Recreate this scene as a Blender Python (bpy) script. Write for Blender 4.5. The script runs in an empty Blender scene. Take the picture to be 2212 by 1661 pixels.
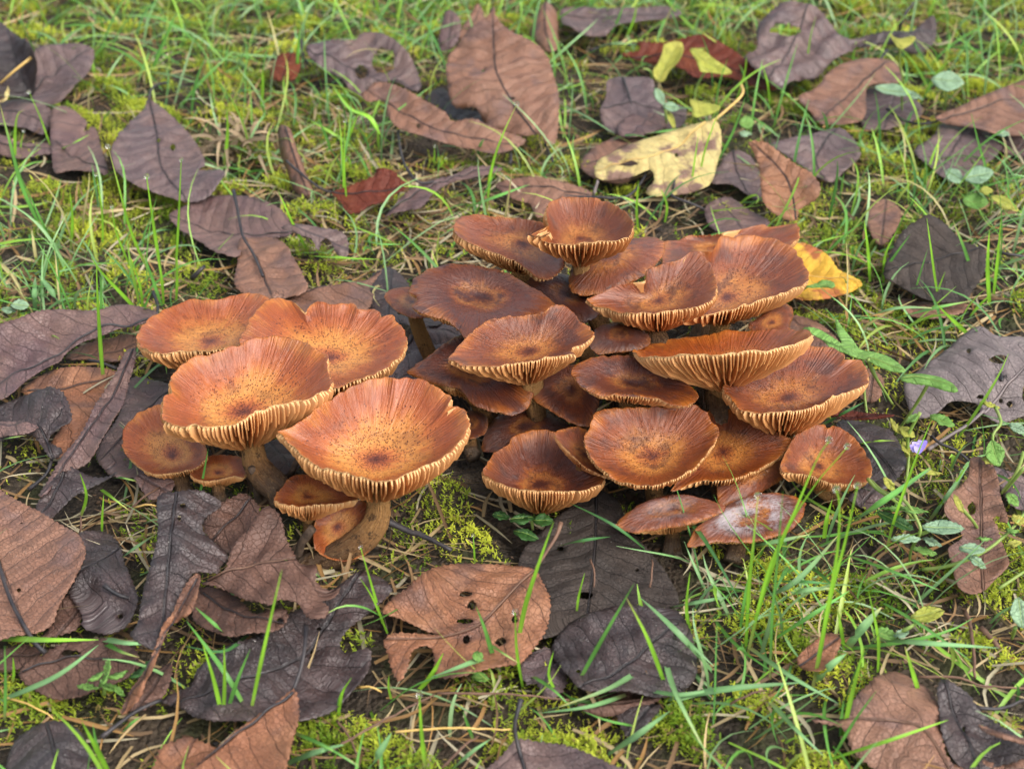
import bpy, math, random
import numpy as np
from mathutils import Vector
from mathutils.geometry import delaunay_2d_cdt

rng = np.random.default_rng(7)
random.seed(7)
S = bpy.context.scene
COL = S.collection
R_ = math.radians

# ------------------------------------------------------------------ camera
PITCH, HFOV, CAMH = 36.0, 37.0, 0.423
cam = bpy.data.cameras.new('camera')
cam.sensor_width = 36.0
cam.lens = 18.0 / math.tan(R_(HFOV / 2))
cam.clip_start, cam.clip_end = 0.01, 100.0
cam.dof.use_dof = True
cam.dof.focus_distance = 0.655
cam.dof.aperture_fstop = 13.0
camo = bpy.data.objects.new('camera', cam)
COL.objects.link(camo)
camo.location = (0, 0, CAMH)
camo.rotation_euler = (R_(90 - PITCH), 0, 0)
S.camera = camo

# ------------------------------------------------------------------ light
SUN_EL, SUN_AZ = 50.0, 125.0         # azimuth clockwise from +Y (from the right, a little behind the camera)
w = bpy.data.worlds.new('World'); S.world = w; w.use_nodes = True
wn = w.node_tree.nodes; wl = w.node_tree.links
sky = wn.new('ShaderNodeTexSky'); sky.sky_type = 'NISHITA'; sky.sun_disc = False
sky.sun_elevation = R_(SUN_EL); sky.sun_rotation = R_(SUN_AZ)
sky.air_density = 1.0; sky.dust_density = 4.0
hsv = wn.new('ShaderNodeHueSaturation'); hsv.inputs['Saturation'].default_value = 0.45
bg = wn['Background']; bg.inputs['Strength'].default_value = 0.15
wl.new(sky.outputs[0], hsv.inputs['Color']); wl.new(hsv.outputs[0], bg.inputs['Color'])
sun = bpy.data.lights.new('sun', 'SUN'); sun.energy = 0.95; sun.angle = R_(50); sun.color = (1.0, 0.96, 0.90)
suno = bpy.data.objects.new('sun', sun); COL.objects.link(suno)
sd = Vector((math.sin(R_(SUN_AZ)) * math.cos(R_(SUN_EL)), math.cos(R_(SUN_AZ)) * math.cos(R_(SUN_EL)), math.sin(R_(SUN_EL))))
suno.rotation_euler = sd.to_track_quat('Z', 'Y').to_euler()
suno.location = (0.5, 1.0, 2.0)
S.view_settings.view_transform = 'Standard'; S.view_settings.look = 'None'
S.view_settings.exposure = 1.15; S.view_settings.gamma = 1.0
S.cycles.max_bounces = 6; S.cycles.transparent_max_bounces = 8
S.cycles.use_denoising = True

# ------------------------------------------------------------------ pixel -> ray
FW, FH = 2212.0, 1661.0
FP = FW / 2 / math.tan(R_(HFOV / 2))
CAM = np.array([0, 0, CAMH])
_f = np.array([0, math.cos(R_(PITCH)), -math.sin(R_(PITCH))])
_u = np.array([0, math.sin(R_(PITCH)), math.cos(R_(PITCH))])
_r = np.array([1.0, 0, 0])
# zoomed views of the photograph in which the outlines below were read: origin and scale
ZO = {0: (0, 0, 1), 1: (0, 0, .3641), 2: (561.7, 0, .3641), 3: (1209.7, 0, .4531), 4: (0, 561.7, .3643),
      5: (0, 993.7, .4017), 6: (604.9, 993.7, .4297), 7: (1434.4, 993.7, .4017), 8: (1641.8, 475.2, .4163),
      'a': (259.2, 587.6, .38498), 'b': (812.2, 397.5, .28094), 'c': (1209.7, 449.3, .3125),
      'd': (993.7, 691.3, .27054), 'e': (1252.9, 760.4, .3125)}
def px(z, pts):
    o = ZO[z]
    return np.array([(o[0] + p[0] * o[2], o[1] + p[1] * o[2]) for p in pts], float)
def rays(p):
    p = np.atleast_2d(p)
    d = ((p[:, 0] - FW / 2) / FP)[:, None] * _r + ((FH / 2 - p[:, 1]) / FP)[:, None] * _u + _f
    return d
def on_plane(p, P0, n):
    d = rays(p)
    t = ((P0 - CAM) @ n) / (d @ n)
    return CAM + d * t[:, None]
def on_z(p, z=0.0): return on_plane(p, np.array([0, 0, z]), np.array([0, 0, 1.0]))
def on_y(p, y): return on_plane(p, np.array([0, y, 0.0]), np.array([0, 1.0, 0]))
def to_px(q):
    v = np.atleast_2d(q) - CAM
    k = v @ _f
    return np.stack([FW / 2 + FP * (v @ _r) / k, FH / 2 - FP * (v @ _u) / k], 1)
def catmull(p, sub=8, closed=True):
    p = np.asarray(p, float); n = len(p); out = []
    for i in range(n if closed else n - 1):
        if closed: a, b, c, d = p[(i - 1) % n], p[i], p[(i + 1) % n], p[(i + 2) % n]
        else: a, b, c, d = p[max(i - 1, 0)], p[i], p[i + 1], p[min(i + 2, n - 1)]
        for k in range(sub):
            t = k / sub
            out.append(.5 * ((2 * b) + (c - a) * t + (2 * a - 5 * b + 4 * c - d) * t * t + (3 * b - a - 3 * c + d) * t ** 3))
    if not closed: out.append(p[-1])
    return np.array(out)
def resample(p, step, closed=True):
    p = np.asarray(p, float)
    q = np.vstack([p, p[:1]]) if closed else p
    l = np.r_[0, np.cumsum(np.linalg.norm(np.diff(q, axis=0), axis=1))]
    n = max(int(round(l[-1] / step)), 4)
    t = np.linspace(0, l[-1], n + 1)
    if closed: t = t[:-1]
    return np.stack([np.interp(t, l, q[:, k]) for k in range(q.shape[1])], 1)

# smooth noise from sines
class Noise:
    def __init__(s, seed, n=10, f=(1, 4)):
        g = np.random.default_rng(seed)
        a = g.uniform(0, 2 * math.pi, n); m = g.uniform(f[0], f[1], n) * 2 * math.pi
        s.k = np.stack([np.cos(a) * m, np.sin(a) * m], 1); s.p = g.uniform(0, 6.28, n)
        s.c = 1.6 / math.sqrt(n)
    def __call__(s, x, y):
        x = np.asarray(x, float); y = np.asarray(y, float)
        return sum(np.sin(x * k[0] + y * k[1] + p) for k, p in zip(s.k, s.p)) * s.c * .5
nA, nB, nC, nD = Noise(1, 10, (3, 9)), Noise(2, 12, (14, 34)), Noise(3, 12, (45, 110)), Noise(4, 10, (4, 12))
def terrain(x, y):
    x = np.asarray(x, float); y = np.asarray(y, float)
    near = np.exp(-((x / 1.2) ** 2 + ((y - .7) / 1.2) ** 2))
    return -.0045 + near * (.0022 * nA(x, y) + .0016 * nB(x, y) + .0009 * nC(x, y))

# ------------------------------------------------------------------ mesh / object helpers
def mesh_np(name, V, F, mats, smooth=True, mi=None, attrs=None):
    """V Nx3, F list of arrays of faces (each Mxk)"""
    me = bpy.data.meshes.new(name)
    F = [np.asarray(f, np.int32) for f in (F if isinstance(F, list) else [F]) if len(f)]
    me.vertices.add(len(V)); me.vertices.foreach_set('co', np.asarray(V, np.float32).ravel())
    nl = sum(f.size for f in F); npol = sum(len(f) for f in F)
    me.loops.add(nl); me.polygons.add(npol)
    me.loops.foreach_set('vertex_index', np.concatenate([f.ravel() for f in F]))
    tot = np.concatenate([np.full(len(f), f.shape[1], np.int32) for f in F])
    me.polygons.foreach_set('loop_start', np.r_[0, np.cumsum(tot)[:-1]].astype(np.int32))
    me.polygons.foreach_set('use_smooth', np.full(npol, smooth))
    for m in (mats if isinstance(mats, (list, tuple)) else [mats]): me.materials.append(m)
    if mi is not None: me.polygons.foreach_set('material_index', np.asarray(mi, np.int32))
    for k, (typ, dat) in (attrs or {}).items():
        a = me.attributes.new(k, typ, 'POINT')
        a.data.foreach_set({'FLOAT': 'value', 'FLOAT_VECTOR': 'vector', 'FLOAT_COLOR': 'color'}[typ], np.asarray(dat, np.float32).ravel())
    me.update(calc_edges=True)
    return me
def link(name, me, parent=None, loc=None):
    o = bpy.data.objects.new(name, me); COL.objects.link(o)
    if parent is not None: o.parent = parent
    if loc is not None: o.location = loc
    return o
def tag(o, label, cat, group=None):
    o['label'] = label; o['category'] = cat
    if group: o['group'] = group
    return o
def thing(name, label, cat, loc, group=None):
    o = bpy.data.objects.new(name, None); COL.objects.link(o)
    o.empty_display_size = .01; o.location = [float(c) for c in loc]
    return tag(o, label, cat, group)
def tube(P, rad, ns=8, cap=True):
    P = np.asarray(P, float); n = len(P)
    rad = np.broadcast_to(np.asarray(rad, float), (n,)) if np.ndim(rad) < 2 else rad
    T = np.gradient(P, axis=0); T /= np.linalg.norm(T, axis=1)[:, None] + 1e-12
    ref = np.array([0, 1.0, 0]) if abs(T[0][1]) < .8 else np.array([1.0, 0, 0])
    A = []; a = np.cross(T[0], ref)
    for t in T:
        a = a - t * (a @ t); a /= np.linalg.norm(a) + 1e-12; A.append(a.copy())
    A = np.array(A); B = np.cross(T, A)
    th = np.arange(ns) * 2 * math.pi / ns
    V = P[:, None] + rad[:, None, None] * (np.cos(th)[None, :, None] * A[:, None] + np.sin(th)[None, :, None] * B[:, None])
    V = V.reshape(-1, 3)
    i = np.arange(n - 1)[:, None] * ns + np.arange(ns)[None]
    j = np.arange(n - 1)[:, None] * ns + (np.arange(ns)[None] + 1) % ns
    F = [np.stack([i, j, j + ns, i + ns], -1).reshape(-1, 4)]
    if cap:
        F.append(np.arange(ns)[None, ::-1]); F.append(((n - 1) * ns + np.arange(ns))[None])
    return V, F

# ------------------------------------------------------------------ materials
class NT:
    def __init__(s, name):
        s.m = bpy.data.materials.new(name); s.m.use_nodes = True
        s.t = s.m.node_tree; s.t.nodes.clear()
    def n(s, typ, ins=None, **kw):
        nd = s.t.nodes.new('ShaderNode' + typ)
        for k, v in kw.items(): setattr(nd, k, v)
        for k, v in (ins or {}).items():
            sk = nd.inputs[k]
            if isinstance(v, bpy.types.NodeSocket): s.t.links.new(v, sk)
            elif isinstance(v, bpy.types.Node): s.t.links.new(v.outputs[0], sk)
            else: sk.default_value = v
        return nd
    def math(s, op, a, b=0.0, c=None, clamp=False):
        ins = {0: a, 1: b}
        if c is not None: ins[2] = c
        return s.n('Math', ins, operation=op, use_clamp=clamp).outputs[0]
    def vm(s, op, a, b=None):
        ins = {0: a}
        if b is not None: ins[1] = b
        return s.n('VectorMath', ins, operation=op).outputs[0]
    def vscale(s, a, k):
        nd = s.n('VectorMath', {0: a}, operation='SCALE')
        if isinstance(k, (int, float)): nd.inputs['Scale'].default_value = k
        else: s.t.links.new(k, nd.inputs['Scale'])
        return nd.outputs[0]
    def attr(s, name, out='Fac', typ='GEOMETRY'):
        return s.n('Attribute', attribute_name=name, attribute_type=typ).outputs[out]
    def noise(s, vec, scale, detail=3, rough=.55, dist=0):
        return s.n('TexNoise', {'Vector': vec, 'Scale': scale, 'Detail': detail, 'Roughness': rough, 'Distortion': dist}).outputs['Fac']
    def ramp(s, fac, stops, interp='LINEAR'):
        nd = s.n('ValToRGB', {0: fac}); cr = nd.color_ramp; cr.interpolation = interp
        while len(cr.elements) < len(stops): cr.elements.new(.5)
        for e, (p, c) in zip(cr.elements, stops):
            e.position = p; e.color = (c, c, c, 1) if isinstance(c, (int, float)) else (*c, 1)
        return nd.outputs[0]
    def sm(s, x, a, b):
        return s.n('MapRange', {0: x, 1: a, 2: b, 3: 0.0, 4: 1.0}, interpolation_type='SMOOTHSTEP', clamp=True).outputs[0]
    def mix(s, fac, a, b, bt='MIX'):
        nd = s.n('Mix', data_type='RGBA', blend_type=bt, clamp_factor=True)
        for sk, v in ((nd.inputs[0], fac), (nd.inputs[6], a), (nd.inputs[7], b)):
            if isinstance(v, bpy.types.NodeSocket): s.t.links.new(v, sk)
            else: sk.default_value = (*v, 1) if isinstance(v, tuple) and len(v) == 3 else v
        return nd.outputs[2]
    def bump(s, h, strength, dist, normal=None):
        ins = {'Height': h, 'Strength': strength, 'Distance': dist}
        if normal is not None: ins['Normal'] = normal
        return s.n('Bump', ins).outputs[0]
    def bsdf(s, color, rough, normal=None, spec=.5, transl=None, tamount=0.0, **kw):
        ins = {'Base Color': color, 'Roughness': rough, 'Specular IOR Level': spec}
        if normal is not None: ins['Normal'] = normal
        ins.update(kw)
        b = s.n('BsdfPrincipled', ins)
        sh = b.outputs[0]
        if tamount:
            t = s.n('BsdfTranslucent', {'Color': transl if transl is not None else color})
            sh = s.n('MixShader', {0: tamount, 1: sh, 2: t.outputs[0]}).outputs[0]
        s.n('OutputMaterial', {'Surface': sh})
        return s.m

def mat_cap():
    t = NT('mushroom_cap')
    rad = t.attr('rad'); pol = t.attr('pol', 'Vector')
    tone = t.attr('tone', 'Fac', 'OBJECT'); frost = t.attr('frost', 'Fac', 'OBJECT'); seed = t.attr('seed', 'Fac', 'OBJECT')
    sv = t.n('CombineXYZ', {0: seed, 1: t.math('MULTIPLY', seed, 1.7), 2: t.math('MULTIPLY', rad, 1.0)}).outputs[0]
    dr = t.vm('NORMALIZE', pol)
    streak = t.noise(t.vm('ADD', t.vscale(dr, 5.0), sv), 1.0, 5, .65)
    fine = t.noise(t.vm('ADD', t.vscale(dr, 32.0), sv), 1.0, 3, .6)
    blot = t.noise(t.vm('ADD', t.vscale(pol, 1.6), sv), 1.0, 4, .6)
    grain = t.noise(t.vm('ADD', t.vscale(pol, 26.0), sv), 1.0, 3, .7)
    r2 = t.math('ADD', rad, t.math('MULTIPLY', t.math('SUBTRACT', streak, .5), .42))
    r2 = t.math('ADD', r2, t.math('MULTIPLY', t.math('SUBTRACT', blot, .5), .55))
    r2 = t.math('ADD', r2, t.math('MULTIPLY', t.math('SUBTRACT', grain, .5), .10))
    c1 = t.ramp(r2, [(0, (.16, .035, .012)), (.07, (.30, .072, .019)), (.17, (.45, .14, .032)), (.33, (.55, .23, .050)), (.48, (.51, .19, .037)),
                     (.62, (.40, .105, .019)), (.80, (.30, .064, .011)), (.93, (.33, .080, .012)), (1.0, (.44, .14, .022))])
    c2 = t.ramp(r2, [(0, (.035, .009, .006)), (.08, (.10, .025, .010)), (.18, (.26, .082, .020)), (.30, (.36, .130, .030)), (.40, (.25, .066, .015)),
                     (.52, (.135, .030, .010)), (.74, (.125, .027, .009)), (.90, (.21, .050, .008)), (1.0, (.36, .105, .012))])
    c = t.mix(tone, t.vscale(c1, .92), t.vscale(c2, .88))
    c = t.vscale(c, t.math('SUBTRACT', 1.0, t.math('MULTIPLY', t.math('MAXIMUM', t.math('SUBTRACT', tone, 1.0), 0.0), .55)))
    # dark bruised clouds
    bl = t.noise(t.vm('ADD', t.vscale(pol, 2.3), t.vscale(sv, 2.1)), 1.0, 5, .65)
    bm = t.math('MULTIPLY', t.sm(bl, .50, .66), t.math('ADD', .35, t.math('MULTIPLY', tone, .5)))
    c = t.mix(bm, c, (.055, .017, .012))
    # radial striation near the margin
    st = t.math('MULTIPLY', t.sm(fine, .40, .66), t.sm(rad, .35, .95))
    c = t.mix(t.math('MULTIPLY', st, .45), c, t.mix(tone, (.20, .045, .012), (.07, .016, .006)))
    c = t.mix(t.math('MULTIPLY', t.sm(streak, .5, .8), .25), c, (.11, .03, .014))
    # dark scales round the centre
    vor = t.n('TexVoronoi', {'Vector': t.vm('ADD', t.vscale(pol, 37.0), sv), 'Scale': 1.0, 'Randomness': 1.0})
    dot = t.math('SUBTRACT', 1.0, t.sm(vor.outputs['Distance'], .2, .42))
    rnd = t.n('SeparateColor', {0: vor.outputs['Color']}).outputs[0]
    keep = t.sm(t.math('SUBTRACT', t.math('ADD', rnd, .28), t.math('MULTIPLY', rad, 1.45)), 0.0, .12)
    dotm = t.math('MULTIPLY', dot, keep)
    c = t.mix(t.math('MULTIPLY', dotm, .8), c, (.085, .016, .012))
    cen = t.math('SUBTRACT', 1.0, t.sm(t.math('ADD', rad, t.math('MULTIPLY', t.math('SUBTRACT', grain, .5), .3)), -.03, .15))
    c = t.mix(t.math('MULTIPLY', cen, .85), c, (.055, .012, .008))
    # pale powdery bloom
    fm = t.math('MULTIPLY', frost, t.math('MULTIPLY', t.sm(t.math('ADD', blot, t.math('MULTIPLY', grain, .5)), .62, .86), t.math('SUBTRACT', 1.0, t.sm(rad, .55, .95))))
    c = t.mix(t.math('MULTIPLY', fm, .8), c, (.40, .36, .37))
    h = t.math('ADD', t.math('MULTIPLY', t.math('MULTIPLY', fine, t.sm(rad, .25, .9)), 1.3), t.math('MULTIPLY', grain, .35))
    h = t.math('ADD', h, t.math('MULTIPLY', dotm, .5))
    rough = t.math('ADD', .24, t.math('MULTIPLY', grain, .24))
    rough = t.math('ADD', rough, t.math('MULTIPLY', fm, .3))
    return t.bsdf(c, rough, t.bump(h, .85, .0012), .46, **{'Coat Weight': .22, 'Coat Roughness': .22})
def mat_gill():
    t = NT('mushroom_gill')
    co = t.n('TexCoord').outputs['Object']; tone = t.attr('tone', 'Fac', 'OBJECT'); gr = t.attr('rad')
    nz = t.noise(co, 120.0, 4)
    c = t.mix(nz, (.80, .42, .16), (.70, .30, .095))
    c = t.mix(t.sm(gr, .78, 1.0), c, (.84, .54, .25))
    c = t.mix(t.math('MULTIPLY', tone, .25), c, (.60, .26, .085))
    return t.bsdf(c, .55, t.bump(nz, .2, .0004), .3, transl=c, tamount=.28)
def mat_stem():
    t = NT('mushroom_stem')
    co = t.n('TexCoord').outputs['Object']; h = t.attr('rad'); pol = t.attr('pol', 'Vector')
    nz = t.noise(t.vm('MULTIPLY', pol, (6.0, 6.0, 2.0)), 1.0, 5, .7)
    n2 = t.noise(co, 700.0, 4, .7)
    c = t.ramp(t.math('ADD', h, t.math('MULTIPLY', t.math('SUBTRACT', nz, .5), .7)),
               [(0, (.58, .32, .12)), (.28, (.48, .25, .085)), (.52, (.26, .13, .05)), (.75, (.13, .075, .042)), (1, (.15, .11, .08))])
    c = t.mix(t.math('MULTIPLY', t.sm(t.noise(co, 260.0, 4, .7), .52, .62), t.sm(h, .12, .45)), c, (.085, .045, .022))
    c = t.mix(t.math('MULTIPLY', t.sm(n2, .5, .75), .6), c, (.46, .28, .13))
    hh = t.math('ADD', nz, t.math('MULTIPLY', n2, .7))
    return t.bsdf(c, .8, t.bump(hh, 1.0, .0035), .2)
def mat_leaf(name, ca, cb, cv, rough=.42, spec=.5, spots=.3, trans=.12, patch=None, vein=.75, cc=None):
    t = NT(name)
    luv = t.attr('luv', 'Vector'); sep = t.n('SeparateXYZ', {0: luv}); s = sep.outputs[0]; d = sep.outputs[1]
    oi = t.n('ObjectInfo').outputs['Random']
    off = t.n('CombineXYZ', {0: t.math('MULTIPLY', oi, 37.0), 1: t.math('MULTIPLY', oi, 71.0)}).outputs[0]
    v = t.vm('ADD', luv, off)
    n1 = t.noise(v, .28, 4, .6); n2 = t.noise(v, 1.3, 5, .65); n3 = t.noise(v, 14.0, 3, .7)
    c = t.mix(t.sm(n1, .36, .64), ca, cb)
    if cc is not None: c = t.mix(t.sm(t.noise(v, .45, 3), .50, .66), c, cc)
    c = t.mix(t.math('MULTIPLY', t.sm(n2, .46, .72), .55), c, tuple(x * .45 for x in ca))
    c = t.mix(t.math('MULTIPLY', t.sm(n3, .5, .75), .28), c, tuple(min(1, x * 1.35) for x in cb))
    if patch is not None:
        c = t.mix(t.sm(t.noise(v, .55, 4, .6), *patch[1:3]), c, patch[0])
    ad = t.math('ABSOLUTE', d)
    ph = t.math('ADD', t.math('MULTIPLY', s, 1.0), t.math('MULTIPLY', ad, -.62))
    ph = t.math('ADD', ph, t.math('MULTIPLY', t.math('MULTIPLY', ad, ad), .07))
    ph = t.math('ADD', ph, t.math('MULTIPLY', t.math('SUBTRACT', n1, .5), 1.1))
    fr = t.math('FRACT', t.math('MULTIPLY', ph, 1.25))
    vd = t.math('ABSOLUTE', t.math('SUBTRACT', fr, .5))
    vl = t.math('MULTIPLY', t.math('SUBTRACT', 1.0, t.sm(vd, .0, .035)), t.math('ADD', .45, t.math('MULTIPLY', n2, .7)))
    mid = t.math('SUBTRACT', 1.0, t.sm(ad, .03, .10))
    net = t.n('TexVoronoi', {'Vector': v, 'Scale': 5.5}, feature='DISTANCE_TO_EDGE').outputs[0]
    nl = t.math('SUBTRACT', 1.0, t.sm(net, .0, .08))
    vm_ = t.math('MAXIMUM', vl, mid)
    c = t.mix(t.math('MULTIPLY', nl, .22), c, cv)
    c = t.mix(t.math('MULTIPLY', vm_, vein), c, cv)
    # pale flecks of mould and grit
    vo = t.n('TexVoronoi', {'Vector': v, 'Scale': 3.2})
    rn = t.n('SeparateColor', {0: vo.outputs['Color']}).outputs[0]
    sp = t.math('MULTIPLY', t.math('SUBTRACT', 1.0, t.sm(vo.outputs['Distance'], .05, .13)), t.math('GREATER_THAN', rn, .82))
    c = t.mix(t.math('MULTIPLY', sp, spots), c, (.45, .42, .38))
    pil = t.math('MULTIPLY', vd, 2.0)
    h = t.math('ADD', t.math('MULTIPLY', pil, .5), t.math('MULTIPLY', n2, .9))
    h = t.math('ADD', h, t.math('MULTIPLY', vm_, -.35))
    h = t.math('ADD', h, t.math('ADD', t.math('MULTIPLY', nl, -.16), t.math('MULTIPLY', n3, .22)))
    wet = t.noise(v, .8, 3, .6)
    rr = t.math('ADD', rough - .24, t.math('MULTIPLY', wet, .55))
    return t.bsdf(c, rr, t.bump(h, 1.0, .0015), spec, transl=c, tamount=trans)
LM = {
 'pur':  mat_leaf('leaf_purple_brown', (.105, .066, .066), (.165, .098, .082), (.045, .030, .032), .46, .85),
 'pur2': mat_leaf('leaf_mauve_brown', (.18, .10, .078), (.115, .062, .062), (.05, .030, .030), .48, .75),
 'dark': mat_leaf('leaf_blackened', (.032, .022, .022), (.062, .034, .030), (.016, .012, .013), .44, .85, spots=.5),
 'matt': mat_leaf('leaf_dull_charcoal', (.045, .036, .031), (.07, .052, .042), (.02, .017, .016), .6, .3, spots=.5),
 'tan':  mat_leaf('leaf_tan', (.27, .135, .082), (.225, .105, .062), (.075, .038, .028), .52, .6, cc=(.17, .092, .072)),
 'rust': mat_leaf('leaf_rust', (.27, .105, .048), (.34, .155, .075), (.10, .04, .022), .5, .6, cc=(.15, .07, .045)),
 'red':  mat_leaf('leaf_dark_red', (.16, .030, .014), (.22, .055, .02), (.06, .012, .008), .45, .4, trans=.3),
 'wood': mat_leaf('leaf_dark_brown', (.105, .055, .040), (.15, .078, .055), (.05, .028, .022), .5, .4),
 'grey': mat_leaf('leaf_grey', (.17, .135, .13), (.22, .175, .165), (.09, .07, .07), .5, .5, spots=.8),
 'yel':  mat_leaf('leaf_pale_yellow', (.72, .60, .25), (.66, .52, .20), (.30, .19, .08), .5, .4, trans=.25, patch=((.27, .16, .12), .50, .60), vein=.45),
 'org':  mat_leaf('leaf_orange_yellow', (.78, .42, .03), (.80, .50, .06), (.55, .30, .03), .45, .4, trans=.25, patch=((.50, .16, .05), .50, .62), vein=.3),
 'grn':  mat_leaf('leaf_green', (.16, .34, .06), (.22, .42, .09), (.28, .46, .14), .42, .45, spots=.05, trans=.3, vein=.14),
 'pal':  mat_leaf('leaf_bluish_green', (.25, .40, .24), (.30, .45, .27), (.34, .48, .30), .4, .5, spots=.05, trans=.25, vein=.14),
 'dkg':  mat_leaf('leaf_deep_green', (.035, .11, .02), (.05, .15, .03), (.07, .17, .04), .35, .5, spots=.05, trans=.2, vein=.14),
 'ylg':  mat_leaf('leaf_yellow_green', (.42, .46, .07), (.50, .48, .09), (.50, .42, .12), .45, .4, spots=.1, trans=.3, vein=.14),
}
def mat_plain(name, ca, cb, scale=60, rough=.6, spec=.3, bump=.0004, trans=0):
    t = NT(name); co = t.n('TexCoord').outputs['Object']
    nz = t.noise(co, scale, 5, .65); n2 = t.noise(co, scale * 6, 3, .65)
    c = t.mix(t.sm(nz, .35, .65), ca, cb)
    return t.bsdf(c, rough, t.bump(t.math('ADD', nz, n2), .7, bump), spec, tamount=trans)
M_STALK = {'k': mat_plain('stalk_black', (.018, .017, .020), (.045, .038, .038), 90, .5, .4),
           'b': mat_plain('stalk_brown', (.11, .06, .04), (.17, .095, .06), 90, .6),
           'w': mat_plain('stalk_withered', (.05, .035, .026), (.12, .08, .055), 220, .8, .2, .0012),
           'g': mat_plain('stalk_grey', (.16, .13, .125), (.21, .17, .16), 90, .55, .4),
           'y': mat_plain('stalk_yellow', (.62, .42, .14), (.55, .35, .10), 90, .5, .4),
           'n': mat_plain('stalk_green', (.22, .34, .07), (.30, .38, .10), 90, .45, .4, trans=.2)}
def mat_soil():
    t = NT('soil'); co = t.n('TexCoord').outputs['Object']
    a = t.noise(co, 18, 5, .65); b = t.noise(co, 140, 5, .7); g = t.n('TexVoronoi', {'Vector': co, 'Scale': 420.0}).outputs['Distance']
    c = t.mix(t.sm(a, .35, .65), (.030, .022, .015), (.060, .042, .026))
    c = t.mix(t.sm(b, .52, .72), c, (.105, .078, .050))
    c = t.mix(t.math('MULTIPLY', t.sm(t.noise(co, 34, 4), .50, .62), .45), c, (.045, .060, .012))
    h = t.math('ADD', t.math('MULTIPLY', b, 1.2), t.math('MULTIPLY', g, -.8))
    return t.bsdf(c, .75, t.bump(h, 1.0, .003), .35)
def mat_vcol(name, rough=.5, spec=.4, trans=.3, tint=1.25):
    t = NT(name); c = t.attr('Col', 'Color')
    co = t.n('TexCoord').outputs['Object']
    nz = t.noise(co, 300, 3)
    c2 = t.mix(t.math('MULTIPLY', nz, .35), c, t.vscale(c, .55))
    return t.bsdf(c2, rough, None, spec, transl=c2, tamount=trans)
M_CAP, M_GILL, M_STEM, M_SOIL = mat_cap(), mat_gill(), mat_stem(), mat_soil()
M_GRASS = mat_vcol('grass_blade', .38, .5, .35)
M_MOSS = mat_vcol('moss', .6, .25, .38)
M_STRAW = mat_vcol('dry_straw', .6, .3, .15)
_t = NT('water_drop'); M_DROP = _t.bsdf((1, 1, 1, 1), .02, None, .5, **{'Transmission Weight': 1.0, 'IOR': 1.33})

# ------------------------------------------------------------------ ground sheet
def axis(lo, hi, step, far):
    core = np.arange(lo, hi + 1e-9, step)
    g = step * 1.35 ** np.arange(1, 40); ext = np.cumsum(g); ext = ext[ext < far]
    return np.r_[lo - ext[::-1], core, hi + ext]
ax, ay = axis(-.52, .52, .0042, 25), axis(.24, 1.3, .0042, 25)
X, Yg = np.meshgrid(ax, ay); nx, ny = len(ax), len(ay)
V = np.stack([X, Yg, terrain(X, Yg)], -1).reshape(-1, 3)
i = (np.arange(ny - 1)[:, None] * nx + np.arange(nx - 1)[None]).ravel()
go = link('ground', mesh_np('ground', V, np.stack([i, i + 1, i + nx + 1, i + nx], 1), M_SOIL)); go['kind'] = 'structure'

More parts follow.
